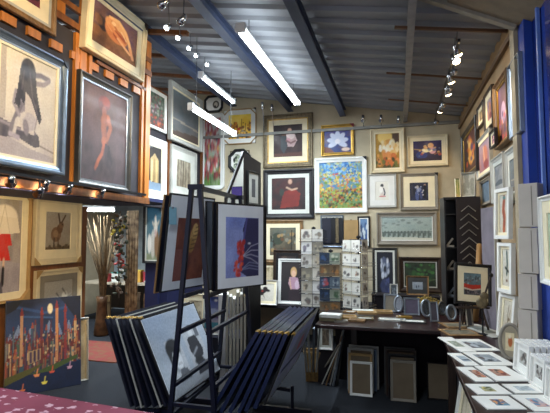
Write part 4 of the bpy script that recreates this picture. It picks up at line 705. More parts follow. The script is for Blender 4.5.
# blinds and boards rolled above the racks
for i, (u0, u1, m_, lb) in enumerate(((322, 331, 'navyp', 'dark navy hanging strip, left of the swatches'), (331, 335.5, 'black', 'black hanging strip between the navy and tan swatches'), (335.5, 338.5, 'oldgold', 'tan hanging strip in the middle of the swatches'), (339, 342.5, 'black', 'black hanging strip right of the tan swatch'), (344, 358, 'kraft', 'brown square board hung under the dotted meadow picture'))):
    a, c = ony(u0, 243 if i < 4 else 241, YB-.06), ony(u1, 218 if i < 4 else 220, YB-.06)
    t = thing('hanging_swatch', lb, 'swatch', ((a.x+c.x)/2, YB-.06, a.z), group='swatches hung under the dotted meadow picture'); wv = (c.x-a.x)/2
    boxo('swatch_sheet', -wv, wv, 0, .02, 0, c.z-a.z, M[m_], t); boxo('hanger', -.01, .01, .015, .029, c.z-a.z-.03, c.z-a.z+.01, M['darkmetal'], t)
Hh('blue and white picture mostly hidden behind the brown square board', 'back', YB, 357.5, 370, 216.5, 216, 247.5, 247, .12, M['black'], [(.1, M['white'])], small('#34508c', '#6a8ab0', ['#c8d4dc', '#2c4470']), seed=81, depth=.03)
Hh('blue-white edged picture behind the dark hanging strips', 'back', YB, 320.5, 343.5, 215.5, 215, 247.5, 247, .05, M['steelblue'], [(.06, M['lgrey'])], small('#3a4a68', '#4c5c7c', ['#8a98b0', '#2c3850']), seed=82, depth=.025)
# flat stacks on the back table
def slabthing(name, label, cat, u, v, w_, d_, h_, m, rz=0, z=ZT, group=None, top=None, parts=None):
    p = T(u, v, z); t = thing(name, label, cat, (p.x, p.y, z+.001), R(rz), 0, group)
    boxo('body', -w_/2, w_/2, -d_/2, d_/2, 0, h_, m, t, .002)
    if top: boxo('face', -w_/2+.01, w_/2-.01, -d_/2+.01, d_/2-.01, h_+.0002, h_+.003, top, t)
    return t
pg = mat('book_paper', '#b9b28e', .8)
slabthing('book', 'cream book lying at the left end of the back table, lower of two', 'book', 331, 320, .22, .14, .035, pg, 3, top=M['white'])
slabthing('book', 'pale book lying on top of the cream book on the back table', 'book', 331, 317, .21, .13, .03, M['offw'], -4, ZT+.041, top=M['white'])
its = [('brown carved frame lying at the front of the wooden pile', 357, 321.5, .16, .09, .02, 'wood', 0, -4), ('grey flat frame lying between the cream books and wooden pile', 341, 322, .13, .08, .018, 'grey', 0, 8), ('dull gold frame lying in front of the silver frame with violet print', 404, 318, .16, .08, .018, 'gold', 0, 3), ('slim white frame lying behind the wooden pile', 366, 311, .3, .1, .012, 'offw', 0, 2), ('wooden photo frame lying flat, leftmost of the wooden pile on the back table', 349, 318, .16, .16, .02, 'kraft', 0, 10), ('small carved wooden frame lying on the flat wooden photo frame', 350, 315, .13, .12, .018, 'wood', .0225, -6), ('dark silver frame lying flat in the middle of the back table', 365, 319.5, .17, .13, .02, 'oldgold', 0, 5), ('tan wooden frame lying on the dark silver frame', 367, 316, .2, .1, .02, 'kraft', .0225, 12), ('pale slim frame lying on the back table under the silver oval mirror', 392, 320.5, .26, .12, .015, 'lgrey', 0, -2), ('tan frame lying behind the pale slim frame', 383, 313, .2, .14, .025, 'kraft', 0, 6), ('dark flat frame lying at the right of the back table', 413, 322, .24, .16, .014, 'pewter', 0, 0)]
for lb, u, v, w_, d_, h_, m_, dz, rz in its:
    p = T(u, v); t = thing('flat_photo_frame', lb, 'photo frame', (p.x, p.y, ZT+.001+dz), R(rz), group='frames lying on the back table')
    bm = ring(bmesh.new(), w_, d_, [(0, 0), (0, -h_), (.015, -h_), (.02, -h_*.6), (.02, 0)]); bmesh.ops.transform(bm, matrix=Matrix.Translation((0, -d_/2, 0)) @ Matrix.Rotation(-math.pi/2, 4, 'X') @ Matrix.Identity(4), verts=bm.verts); 
    for v_ in bm.verts: v_.co.z = abs(v_.co.z); v_.co.y = v_.co.y
    link('frame', bm, M[m_], t)
    ys_ = [c_[1] for c_ in [v_.co for v_ in t.children[0].data.vertices]]; ym = (max(ys_)+min(ys_))/2
    boxo('print', -w_/2+.019, w_/2-.019, ym-d_/2+.019, ym+d_/2-.019, .001, h_*.5, M['offw'] if m_ != 'kraft' else M['wood'], t)
# small standing frames and oval mirrors on the table
def small_standing(label, u, vb, w_, h_, m, ops, rz=0, lean=-10, z=ZT, seed=1, fw=.018, name='standing_photo_frame', cat='photo frame', mount=None, backing=None, group='little frames on the tables'):
    w_, h_ = w_*1.2, h_*1.2; p = T(u, vb, z); t = framed(label, w_, h_, fw, m, mount or [], ops, (p.x, p.y, z+.004), R(rz), R(lean), group, seed=seed, depth=.018, name=name, cat=cat, res=.7, backing=backing)
    b = bmesh.new(); a = Vector((0, 0, h_*.6)); bar(b, a, (0, h_*.32, h_*.05), .03, .004); link('strut', b, M['darkmetal'], t); return t
def oval(label, u, vb, w_, h_, rz=0, lean=-12, z=ZT, m=None, glass=None, ops=None, seed=1, group='oval frames on the tables'):
    w_, h_ = w_*1.25, h_*1.25; p = T(u, vb, z); t = thing('oval_frame', label, 'oval frame', (p.x, p.y, z+.004), R(rz), R(lean), group)
    n = 28; b = bmesh.new(); prof = [(0, 0), (0, -.012), (.012, -.02), (.022, -.012), (.026, 0)]; loops = []
    for ins, y in prof: loops.append([b.verts.new(((w_/2-ins)*math.cos(2*math.pi*k/n), y, h_/2+(h_/2-ins)*math.sin(2*math.pi*k/n))) for k in range(n)])
    for i in range(len(loops)):
        q, r = loops[i], loops[(i+1) % len(loops)]
        for k in range(n): b.faces.new((q[k], q[(k+1) % n], r[(k+1) % n], r[k]))
    link('frame', b, m or M['silver'], t, True)
    b = bmesh.new(); v1 = [b.verts.new(((w_/2-.02)*math.cos(2*math.pi*k/n), -.006, h_/2+(h_/2-.02)*math.sin(2*math.pi*k/n))) for k in range(n)]; v2 = [b.verts.new((q.co.x, -.001, q.co.z)) for q in v1]
    b.faces.new(v1); b.faces.new(v2[::-1])
    for k in range(n): b.faces.new((v1[k], v2[k], v2[(k+1) % n], v1[(k+1) % n]))
    link('mirror', b, glass or mat('dim_mirror', '#8a8f96', .15, .8, .2), t)
    if ops: sheet(t, 'motif', -w_*.2, w_*.16, h_*.25, h_*.72, -.0085, ops, .6, seed, back=.002)
    b = bmesh.new(); bar(b, (0, .002, h_*.6), (0, h_*.3, h_*.06), .03, .004); link('strut', b, M['darkmetal'], t); return t
small_standing('square silver frame behind the silver oval mirror', 391, 312, .13, .16, M['silver'], small('#7a7468', '#8c8880', ['#5a544c']), -5, seed=91)
oval('silver oval mirror standing on the back table, leftmost of the ovals', 398.5, 313, .085, .15, -8)
small_standing('silver photo frame with violet print in front of the gold trinkets', 412, 315.5, .135, .15, M['silver'], small('#5c5468', '#6c6478', ['#a09ab0', '#3c384c', '#d8d0d8']), 3, seed=92)
oval('silver oval mirror in the middle of the little frames at the table corner', 427, 318, .1, .15, 12)
small_standing('narrow silver frame tilted between the two oval mirrors', 434.5, 322, .07, .16, M['silver'], small('#54505c', '#6a6670', ['#8c8894']), 18, seed=93, fw=.014)
oval('dark oval mirror behind the tilted narrow frame', 443, 316, .08, .12, 5, m=M['pewter'])
oval('silver oval mirror rightmost at the corner of the back table', 452, 321.5, .09, .13, 15)
small_standing('dull silver oblong frame behind the red-horizon picture stand', 470, 327, .05, .18, M['grey'], small('#4a4a50', '#5a5a60', ['#7a7a80']), 20, seed=94, fw=.012)
# gold trinkets heap in a basket (countless beads)
p = T(431, 311); t = thing('trinket_basket', 'low basket heaped with gold and green trinkets on the back table', 'basket', (p.x-.05, p.y-.02, ZT+.001))
link('basket', lathe(bmesh.new(), [(.15, 0), (.18, .05), (.17, .05), (.14, .01)], 24), M['oldgold'], t)
rs = random.Random(3); b = bmesh.new()
for i in range(210):
    a_ = rs.random()*6.283; r_ = .165*rs.random()**.5; z_ = .05+(.12*(1-(r_/.18)**2))*rs.random()**.4
    bmesh.ops.create_icosphere(b, subdivisions=1, radius=.008+.007*rs.random(), matrix=Matrix.Translation((r_*math.cos(a_)*1.15, r_*math.sin(a_), z_)))
o = link('beads', b, [mat('gold_beads', '#c0a050', .35, .4, .45, 25, col2='#2c3020')], t); o['kind'] = 'stuff'
bench('small wood-framed snowy print standing in front of the green landscape', 406.5, 429, 276, 294, 6.7, fpx=.08, fm=M['wood'], mpx=[(.22, M['pewter'])], ops=A['smallsnow'], seed=95, z0=.7505)
bench('little white-framed print behind the silver oval mirror', 390, 398, 284, 300, 6.6, fpx=.14, fm=M['white'], mpx=[], ops=small('#6c7480', '#8a949c', ['#4c545c']), seed=96, z0=.75)
t = thing('storage_box', 'dark box on the storage bench carrying two small prints', 'box', (-.08, 6.68, .5605)); boxo('box_body', -.30, .62, -.12, .2, 0, .185, M['tabledark'], t); boxo('box_lid', -.31, .63, -.13, .21, .1852, .1890, M['tabledark'], t)
# tiny framed pieces beneath table
# ================================================================ floor under the back table
def floorframe(label, u0, u1, vt, Y, fm, backing, fpx=.1, mpx=(), lean=-5, z0=.002, group='empty frames stacked on the floor', seed=1, ops=None, yaw=0):
    a, c = ony(u0, 380, Y), ony(u1, 380, Y); h = ony((u0+u1)/2, vt, Y).z-z0; a.z = c.z = z0
    return lean_frame(label, a, c, h, fpx, fm, list(mpx), ops, lean=lean, backing=backing, group=group, seed=seed, depth=.03)
fl = M['mdf']
floorframe('white-edged empty frame with brown backing, front of the pale stack', 350, 372.5, 362, 4.62, M['white'], fl)
floorframe('tan empty frame second in the pale stack', 348.5, 372.5, 354, 4.68, M['kraft'], fl)
floorframe('grey-white empty frame third in the pale stack', 348, 374, 348.5, 4.74, M['lgrey'], fl)
floorframe('grey frame fourth in the pale stack', 347.5, 377, 349, 4.80, M['steelblue'], fl)
floorframe('tall pale blue-white frame at the back of the pale stack', 349, 379, 346, 4.86, M['lgrey'], fl, fpx=.12)
floorframe('dark grey empty frame with brown backing, front of the dark stack', 390.5, 416, 361, 4.58, M['grey'], fl)
floorframe('black empty frame second in the dark stack', 388, 417, 355, 4.64, M['black'], fl)
floorframe('dark brown frame third in the dark stack', 386, 417, 350, 4.70, M['dwood'], fl)
floorframe('silver-topped frame at the back of the dark stack', 384.5, 415.5, 348, 4.76, M['pewter'], fl)
floorframe('plain brown backing board framed in black, right of the dark stack', 427, 450, 363, 4.72, M['black'], fl, fpx=.05, lean=-4)
# white small frame leaning under the table
t = thing('storage_box', 'low dark box on the floor under the left end of the back table', 'box', (-.81, 5.02, .0)); boxo('box_body', -.06, .1, -.1, .04, 0, .34, M['tabledark'], t); boxo('box_lid', -.065, .105, -.105, .045, .3405, .35, M['tabledark'], t)
floorframe('small white-framed brown print under the left end of the back table', 318.5, 333.5, 325, 4.94, M['white'], None, fpx=.13, mpx=[(.14, M['offw'])], lean=-2, seed=97, z0=.352, ops=small('#6a5c4c', '#7c6c58', ['#4c4034'])) 
t0 = onz(311, 381, 0); zt = P(311, 352, (t0-CP).dot(Vector((-math.sin(YAW), math.cos(YAW), 0)))).z
t = thing('basket', 'tall tan basket on the floor holding moulding strips', 'basket', (t0.x, t0.y+.05, 0), R(12))
b = bmesh.new(); ring_ = []
for (hw, z) in ((.065, 0), (.085, .30)): ring_.append([b.verts.new((x*hw, y*hw, z)) for x, y in ((-1, -1), (1, -1), (1, 1), (-1, 1))])
for (hw, z) in ((.078, .30), (.06, .02)): ring_.append([b.verts.new((x*hw, y*hw, z)) for x, y in ((-1, -1), (1, -1), (1, 1), (-1, 1))])
for q, r in zip(ring_, ring_[1:]):
    for k in range(4): b.faces.new((q[k], q[(k+1) % 4], r[(k+1) % 4], r[k]))
b.faces.new(ring_[0][::-1]); b.faces.new(ring_[-1]); link('basket_body', b, mat('wicker', '#8a6c3c', .8, var=.25, scale=40, bump=.5), t)
link('rim', ring(bmesh.new(), .185, .185, [(0, 0), (0, -.02), (.02, -.02), (.02, 0)]), mat('wicker', '#8a6c3c'), t).matrix_local = Matrix.Translation((0, -.0925, .30)) @ Matrix.Rotation(-math.pi/2, 4, 'X') @ Matrix.Translation((0, 0, 0))
bz = t.children[-1]; bz.matrix_local = Matrix.Translation((0, -.0925, .302)) @ Matrix.Rotation(R(-90), 4, 'X')
# moulding strips: some in basket, some fanned against the table
for i, (u0, v0, u1, v1) in enumerate(((306, 352, 303, 330), (309, 352, 308, 326), (312, 352, 314, 322), (314, 352, 320, 318))):
    lb = 'pale moulding strip in the tan basket, %s' % ['leftmost', 'second from left', 'third from left', 'rightmost'][i]
    bx = Vector((t0.x-.04+.027*i, t0.y+.05, .012)); tp = P(u1, v1+6, 4.55)
    s_ = tag(link('moulding_strip', bar(bmesh.new(), bx, tp, .02, .012), [M['lgrey'], M['offw'], M['silver'], M['lgrey']][i]), lb, 'moulding strip', 'strips in the basket')
for i, (u0, v0, u1, v1, m_) in enumerate(((318, 372, 339, 345, 'grey'), (322, 378, 341, 342, 'offw'), (326, 380, 342, 336, 'wood'), (330, 381, 342.5, 332, 'lgrey'), (333, 383, 343.5, 330, 'silver'), (337, 383, 344.5, 328, 'pewter'))):
    a = onz(u0, v0+7-i, .006); tp = P(u1, v1, 4.72+.02*i)
    tag(link('moulding_strip', bar(bmesh.new(), a, tp, .028, .012), M[m_]), '%s strip fanned against the table leg, %s' % ({'grey': 'dull grey', 'offw': 'off-white', 'wood': 'tan wooden', 'lgrey': 'pale grey', 'silver': 'silver', 'pewter': 'dark pewter'}[m_], ['lowest leaning', 'second lowest', 'third', 'fourth', 'fifth', 'steepest'][i]), 'moulding strip', 'fanned strips')
# ================================================================ RIGHT TABLE
t = thing('display_table', 'long mahogany display table along the right wall covered with mounted prints', 'table', (.66, 3.0, 0))
xl = T(478, 398).x; xn = T(440, 331).x
boxo('tabletop', min(xl, xn)-.66, .925-.66, -1.6, 1.25, .715, ZT, M['tabletop'], t, .006)
boxo('skirt', -.2, -.18, -1.55, 1.2, .0, .714, M['tabledark'], t)
for y in (-1.5, 1.15):
    for x in (-.24, .22): boxo('leg', x-.03, x+.03, y-.03, y+.03, 0, .714, M['dwood'], t)
def flatprint(label, quad, ops, seed, m=None, win=(.26, .74, .3, .7), z=ZT+.002, th=.006, group='mounted prints on the right table'):
    q = [onz(u, v, z) for u, v in quad]  # tl tr br bl
    c = sum(q, Vector())/4; ex = ((q[1]-q[0])+(q[2]-q[3]))/2; ey = ((q[0]-q[3])+(q[1]-q[2]))/2; w_, h_ = ex.length, ey.length; rz = math.atan2(ex.y, ex.x)
    # true rectangle lying flat
    t = thing('mounted_print', label, 'mounted print', (c.x, c.y, z), rz, R(-90), group)
    boxo('mount', -w_/2, w_/2, 0-th, 0, -h_/2, h_/2, m or M['white'], t)
    x0, x1, z0, z1 = win; sheet(t, 'print', -w_/2+w_*x0, -w_/2+w_*x1, -h_/2+h_*z0, -h_/2+h_*z1, -th-.0012, ops, .8, seed, back=.001)
    return t
sea1 = [('bg', '#8a96a0', '#b8c4cc'), ('n', '#6c7c88', 4, .5), ('p', [(0, .3), (1, .36), (1, .2), (0, .2)], '#3c4c5c')]
dk = small('#6c747c', '#8c949c', ['#2c343c', '#a8b0b8', '#4c3c38']); rd = small('#9a6c5c', '#a88c7c', ['#6c2c24', '#c87c54', '#3c3434']); yl = small('#a8a06c', '#8ca0a0', ['#5c5c2c', '#d8c04c', '#3c4c3c']); bb = small('#4c8ca8', '#b87c4c', ['#2c5c8c', '#d8944c', '#1c3c5c'])
W = M['white']; fp = [
 ('long grey-brown picture strip at the far end of the right table, upper', [(443, 323), (469, 323), (473, 328), (443, 328)], small('#6c6454', '#7c7464', ['#54503f']), M['wood'], (.1, .9, .2, .8)),
 ('long grey-brown picture strip at the far end of the right table, lower', [(443, 329.5), (474, 329.5), (478, 336), (443, 336)], small('#6c6454', '#7c7464', ['#54503f']), M['wood'], (.1, .9, .2, .8)),
 ('grey mounted print at the far end beside the brown strips', [(470, 325), (489, 325), (500, 337), (480, 338)], small('#7c8078', '#8c9088', ['#5c605c']), M['lgrey'], (.2, .8, .25, .8)),
 ('small pale print partly under the first long dark print', [(445, 338), (461, 338), (466, 352), (452, 352)], small('#a8aca0', '#9ca498', ['#7c8478']), W, (.2, .8, .3, .7)),
 ('long dark and pale seascape print, farthest of the white mounts', [(462, 340), (485, 340), (494, 351), (466, 351)], dk, W, (.1, .85, .2, .75)),
 ('white mount with grey seascape, left in the second row', [(452, 354), (466, 354), (474, 366), (460, 366)], sea1, W, (.3, .9, .3, .75)),
 ('wide white mount with grey harbour print, right in the second row', [(468, 353), (497, 353), (511, 366), (478, 366)], dk, W, (.2, .75, .25, .8)),
 ('white mount with dark red print, left in the third row', [(462, 368), (478, 368), (488, 382), (469, 382)], rd, W, (.45, .95, .25, .75)),
 ('wide white mount with reddish church print, right in the third row', [(480, 367), (510, 367), (526, 381.5), (490, 381.5)], rd, W, (.25, .65, .3, .75)),
 ('white mount with small yellow-green landscape', [(468, 385), (501, 385), (509, 395), (475, 395)], yl, W, (.3, .65, .25, .7)),
 ('white mount with small blue and orange print nearest the camera', [(475, 397), (511, 397), (524, 410), (484, 410)], bb, W, (.35, .7, .25, .7)),
 ('white mount with faint pale blue print by the white boxes', [(504, 385), (532, 385), (547, 394), (513, 394)], small('#b0bcc4', '#c0c8cc', ['#94a0a8']), W, (.25, .75, .25, .75)),
 ('white mount with pink and blue print at the lower right corner', [(516, 396), (552, 396), (566, 412), (529, 412)], small('#c89c94', '#9ab0c0', ['#a86c64', '#4c7c9c']), W, (.25, .6, .25, .75))]
for i, (lb, q, op, m_, wn) in enumerate(fp): flatprint(lb, q, op, 110+i, m_, wn, ZT+.002)
flatprint('white mount with orange print cut off by the bottom right corner', [(532, 414), (568, 414), (582, 430), (545, 430)], rd, 130, W, (.25, .6, .25, .75))
# cream panel leaning under the right table
a, c = P(455, 425, 2.95), P(476, 425, 2.7); a.z = c.z = .25
q0, q1 = P(449, 440, 3.0), P(464, 440, 2.85); q0.z = q1.z = .004
lean_frame('cream framed panel leaning against the end of the right table', q0, q1, .68, .08, M['white'], [(.12, M['cream'])], small('#8a8270', '#a09884', ['#b8ae98']), lean=-12, seed=131) 
# standing things on the right table
def stand(label, u0, vb0, u1, vb1, h, fpx, fm, mpx, ops, lean=-8, z=ZT+.003, **k):
    a, c = onz(u0, vb0, z), onz(u1, vb1, z); return lean_frame(label, a, c, h, fpx, fm, mpx, ops, lean=lean, **k)
# red-horizon picture on its easel at the table corner
a, c = T(454.5, 317, ZT+.13), T(486, 320, ZT+.13); 
d_ = 4.0; a, c = P(453.5, 304, d_), P(490.5, 306, d_); a.z = c.z = (a.z+c.z)/2
hh = (P(458, 262, d_)-P(454, 303, d_)).length
t = framed('black-framed picture with a red band across a grey sea, propped on the table corner', (c-a).length, hh, .028, M['black'], [(.06, M['cream'])], A['redhorizon'], (a+c)/2, math.atan2((c-a).y, (c-a).x), R(-8), seed=132, res=1.3, depth=.03, yaxis=R(5), protectors=(.05, [(1, 1)], M['darkmetal']))
m_ = (a+c)/2
t = thing('table_easel', 'dark table easel holding the red band picture', 'easel', (m_.x, m_.y, ZT+.001), math.atan2((c-a).y, (c-a).x))
hz = m_.z-ZT-.016
for s in (-1, 1): link('leg', bar(bmesh.new(), (s*.13, -.03, 0), (s*.05, .09, hz+.24), .014), M['dwood'], t)
link('rear_leg', bar(bmesh.new(), (0, .22, 0), (0, .09, hz+.22), .014), M['dwood'], t); boxo('ledge', -.14, .14, -.045, .03, hz-.012, hz, M['dwood'], t)
# small guitar-like ornament hung at the picture's right edge
p = P(482, 303, 3.82); t = thing('ornament', 'gold guitar-shaped ornament at the lower right of the red band picture', 'ornament', (p.x, p.y, ZT+.001), R(15))
link('stand', tube(bmesh.new(), [(0, 0, 0), (0, 0, p.z-ZT-.03)], .007, 8), M['darkmetal'], t); link('base', lathe(bmesh.new(), [(.04, 0), (.04, .008), (.01, .014)], 14), M['darkmetal'], t)
b = bmesh.new(); mx = Matrix.Translation((0, 0, p.z-ZT)) @ Matrix.Rotation(R(20), 4, 'Y') @ Matrix.Scale(.35, 4, (0, 1, 0))
bmesh.ops.create_uvsphere(b, u_segments=14, v_segments=8, radius=.05, matrix=mx); bmesh.ops.create_uvsphere(b, u_segments=14, v_segments=8, radius=.037, matrix=mx @ Matrix.Translation((0, 0, .06)))
link('body', b, M['oldgold'], t, True); link('neck', bar(bmesh.new(), mx @ Vector((0, 0, .08)), mx @ Vector((0, 0, .24)), .012), M['dwood'], t)
b = bmesh.new(); bmesh.ops.create_uvsphere(b, u_segments=10, v_segments=6, radius=.02, matrix=mx @ Matrix.Translation((0, 0, .25))); link('head', b, M['black'], t, True)
# tall moulding sample rack in the back right corner
a, c = P(448, 320, 5.1), P(459, 320, 4.85); e = P(484, 320, 4.8); zt = P(470, 196, 4.83).z
t = thing('moulding_sample_rack', 'tall black cabinet with chevron moulding samples in the back right corner', 'cabinet', (c.x, c.y, 0), math.atan2((e-c).y, (e-c).x)); wv = (e-c).length
boxo('sample_board', 0, wv, 0, .02, 0, zt, mat('sample_board', '#1d1418', .6), t)
b = bmesh.new(); k = 0; z = zt-.10
while z > .85:
    L_ = .075+.02*((k*7) % 3)/2
    bar(b, (wv*.5, -.006, z), (wv*.5-L_, -.006, z-L_*.85), .008, .012, (0, 1, 0)); bar(b, (wv*.5, -.006, z), (wv*.5+L_, -.006, z-L_*.85), .008, .012, (0, 1, 0)); z -= .088; k += 1
link('chevron_sample', b, mat('chevron_metal', '#a8a49c', .3, .5, .3, 12), t)
sw = (Vector((a.x, a.y, 0))-Vector((c.x, c.y, 0))).length
boxo('side_frame', -.125, -.11, 0, .3, 0, zt-.03, M['black'], t); boxo('cabinet_back', -.11, wv-.01, .28, .3, 0, zt-.03, M['black'], t); boxo('side_frame', wv-.02, wv-.002, .021, .28, 0, zt-.03, M['black'], t)
for z in (.9, 1.2, 1.45, zt-.2): boxo('shelf', -.109, wv-.021, .03, .279, z, z+.015, M['black'], t)
sh = t
for i, (z, m_, lb) in enumerate(((.916, 'silver', 'lowest visible shelf'), (1.216, 'grey', 'middle shelf'), (1.466, 'lgrey', 'upper shelf'))):
    mwm = Matrix.Translation(sh.location) @ Matrix.Rotation(sh.rotation_euler.z, 4, 'Z'); p = mwm @ Vector((-.055, .12, z))
    q = thing('sample_corner', 'pale moulding corner piece on the %s of the sample rack' % lb, 'sample', p, sh.rotation_euler.z, 0, 'corner samples in the rack')
    link('moulding_arm', bar(bmesh.new(), (-.03, 0, .012), (.03, -.03, .10), .02), M[m_], q); link('moulding_arm', bar(bmesh.new(), (-.03, 0, .012), (.04, -.03, .012), .02), M[m_], q)
# framed things on top of the rack
mw = Matrix.Translation(sh.location) @ Matrix.Rotation(sh.rotation_euler.z, 4, 'Z')
def ontop(label, x0, x1, h, fm, ops, lean=-8, y=.1, ang=0, **k):
    a, c = mw @ Vector((x0, y, zt+.002)), mw @ Vector((x1, y-ang, zt+.002)); return lean_frame(label, a, c, h, .07, fm, k.pop('mpx', []), ops, lean=lean, **k)
boxo('cabinet_top', -.126, wv, .021, .32, zt-.029, zt-.001, M['black'], sh)
ontop('pale slanting grey picture standing on top of the moulding sample rack', .08, .22, .28, M['lgrey'], small('#8a8c84', '#9a9c94', ['#74766e']), y=.13, ang=.08, seed=133)
ontop('narrow cream board standing on top of the rack beside the grey picture', .02, .07, .22, M['cream'], small('#c8b880', '#a8b088', ['#8a9a5c']), y=.12, seed=134)
# golden cardboard tube leaning
p = P(474.5, 268, 4.5); q = P(479.5, 245, 4.62); q0 = Vector((p.x-.02, p.y-.1, .752)); t = thing('cardboard_tube', 'golden cardboard tube leaning by the chevron sample rack', 'tube', q0); link('tube_body', tube(bmesh.new(), [(0, 0, 0), q-q0], .028, 16), mat('gold_card', '#8f6a3c', .6), t, True); link('end_plug', lathe(bmesh.new(), [(.02, 0), (.02, .01)], 12, Matrix.Translation((q-q0)*1.002) @ (q-q0).to_track_quat('Z', 'Y').to_matrix().to_4x4()), M['kraft'], t)
# grey tall panel right of the rack
p0, p1 = P(484, 320, 4.5), P(497, 330, 4.15); zq = P(490, 207, 4.3).z
t = thing('tall_board', 'tall grey board standing between the sample rack and the right wall canvases', 'board', (p0.x, p0.y, 0), math.atan2(p1.y-p0.y, p1.x-p0.x)); wb = Vector((p1.x-p0.x, p1.y-p0.y)).length
boxo('board_face', 0, wb, 0, .03, 0, zq, mat('violet_grey_board', '#77707a', .7), t); boxo('board_edge', wb+.0005, wb+.012, -.002, .032, 0, zq, M['lgrey'], t)
# canvases stacked up the wall on the right table
def canvas(label, u0, v0b, v0t, u1, X, ops, seed, side=.035, group='narrow white framed figure pictures on the right', **k):
    a = P(u0, v0b, 3.72); c = P(u1, v0b, 3.48); h = P(u0, v0t, 3.65).z-a.z; c.z = a.z
    return lean_frame(label, a, c, h-.006, .12, M['white'], [(.1, M['cream'])], ops, lean=k.pop('lean', -2), seed=seed, group=group, depth=side, prof='flat', **k)
canvas('white deep-framed picture of a rust red figure, topmost of the narrow three', 498, 239, 188, 513, .80, A['redfig'], 141)
canvas('white deep-framed picture of a dark green figure, middle of the narrow three', 501, 291, 242, 515.5, .80, A['greenfig'], 142)
canvas('white deep-framed picture of brown stems, lowest of the narrow three', 500, 335, 293, 516, .80, A['stems'], 143, lean=-6)
# tall grey-white canvas blocks
for i, (vt_, vb_, lb) in enumerate(((183, 227, 'top'), (227.3, 273, 'second'), (273.3, 309, 'third'), (309.3, 352, 'lowest'))):
    a = P(517.5, vt_, 3.0); c = P(537, vt_, 2.9); zt_ = P(527, vt_, 2.95).z; zb_ = max(P(527, vb_, 2.95).z, ZT+.002)
    t = thing('canvas_box', 'pale grey canvas carton at the right wall, %s of the column of four' % lb, 'carton', ((a.x+c.x)/2, (a.y+c.y)/2, zb_), math.atan2(c.y-a.y, c.x-a.x), 0, 'column of pale grey cartons')
    ww_ = (c-a).xy.length; boxo('carton_body', -ww_/2, ww_/2, 0, .12, 0, zt_-zb_-.003, mat('pale_grey_carton', '#c2bab0', .7, var=.04), t, .004); boxo('carton_seam', -.003+ww_*.2, .003+ww_*.2, -.0015, -.0002, .01, zt_-zb_-.02, M['grey'], t)
# oval plate frame on the table
oval('beige oval plaque with an orange and cream figure, standing by the white boxed prints', 510.5, 361, .12, .2, -20, -12, m=M['grey'], glass=mat('beige_plaque', '#a89c84', .6), ops=[('bg', '#d8c8a0', '#e0d0a8'), ('e', .55, .5, .25, .3, '#b8622c'), ('e', .5, .8, .15, .12, '#e8dcc0')], seed=144, group=None)
# rows of small white boxed prints
for r, (u0, vb, n, dv, lab) in enumerate(((517, 369, 6, 0, 'far row'), (533, 383, 6, 0, 'middle row'), (549, 398, 5, 0, 'near row'))):
    hgt = [.19, .17, .17][r]
    a = onz(u0, vb, ZT+.003); c = onz(u0+15, vb+11, ZT+.003); ex = (c-a).normalized(); bk = Vector((-ex.y, ex.x, 0))
    for j in range(n):
        o_ = bk*(.034*j)
        if (a+o_+ex*.1).x > .90: continue
        ops_ = small('#a8a8a4', '#b4b4b0', ['#5c5450', '#7c746c', '#3c3838'])
        lean_frame('white boxed sketch print, %s in the %s of boxed prints' % (['front', 'second', 'third', 'fourth', 'fifth', 'last'][j], lab), a+o_, c+o_, hgt, .09, M['white'], [(.2, W)], ops_, lean=-5, seed=150+r*10+j, depth=.026, prof='flat', group='white boxed prints on the right table', name='boxed_print', res=.8)
# blue drape below the window
b = bmesh.new(); n = 26; vs = []
for i in range(n+1):
    y = 2.2+1.3*i/n; x = .906+.005*math.sin(i*1.9); vs.append([b.verts.new((x, y, z)) for z in (.76, 1.3, 1.745)]+[b.verts.new((x+.01, y, z)) for z in (1.745, 1.3, .76)])
for q, r in zip(vs, vs[1:]):
    for k in range(6): b.faces.new((q[k], r[k], r[(k+1) % 6], q[(k+1) % 6]))
b.faces.new(vs[0]); b.faces.new(vs[-1][::-1]); tag(link('drape', b, mat('cobalt_cloth', '#1c3f9e', .8), None, True), 'cobalt blue cloth hanging below the right window behind the boxed prints', 'drape')
# ================================================================ LEFT: castle canvas, twigs, doorway
rs = random.Random(5); op = [('bg', '#141c30', '#10162c'), ('n', '#28426c', 4, .45), ('l', [(.15, .92), (.5, .84), (.9, .9)], .03, '#26406a'), ('l', [(.2, .82), (.6, .78)], .02, '#2c4870'), ('p', [(0, .98), (.22, 1), (.12, .9), (0, .85)], '#0c0e1a'), ('p', [(.7, 1), (1, 1), (1, .62), (.88, .8)], '#0c0e1c'), ('e', .57, .88, .035, .055, '#d8c8a0')]
op += [('p', [(x-.06, y-.1), (x+.06, y-.1), (x+.01, y+.04)], '#66748e') for x, y in ((.05, .62), (.15, .7), (.3, .66), (.55, .72), (.68, .68), (.82, .7))]
tw = ['#5c221e', '#8a4028', '#3c2820', '#a88a64', '#2f4654', '#6a5440', '#4c1e28', '#3a5044', '#b89468', '#3c2830', '#94582f', '#24303c', '#70685c']
for lay in range(3):
    for i in range(34):
        x = .01+.029*i+rs.random()*.02; h_ = .72-.14*lay-rs.random()*.22; c_ = tw[rs.randrange(len(tw))]; w_ = .010+rs.random()*.012; y0 = .30-.05*lay+.08*x
        op += [('p', [(x-w_, y0), (x+w_, y0), (x+w_*.9, h_), (x-w_*.9, h_)], c_), ('l', [(x+w_*.5, y0), (x+w_*.5, h_)], .006, tw[rs.randrange(len(tw))]), ('p', [(x-w_*1.1, h_), (x+w_*1.1, h_), (x, h_+.08)], tw[rs.choice((0, 0, 1, 6))])]
for x, h_, c_ in ((.2, .93, '#a87c58'), (.46, .92, '#5c2420'), (.66, .98, '#b87c4c'), (.78, .93, '#7c2c24')): op += [('p', [(x-.018, .3), (x+.018, .3), (x+.016, h_-.1), (x-.016, h_-.1)], c_), ('p', [(x-.026, h_-.1), (x+.026, h_-.1), (x, h_)], '#78261e')]
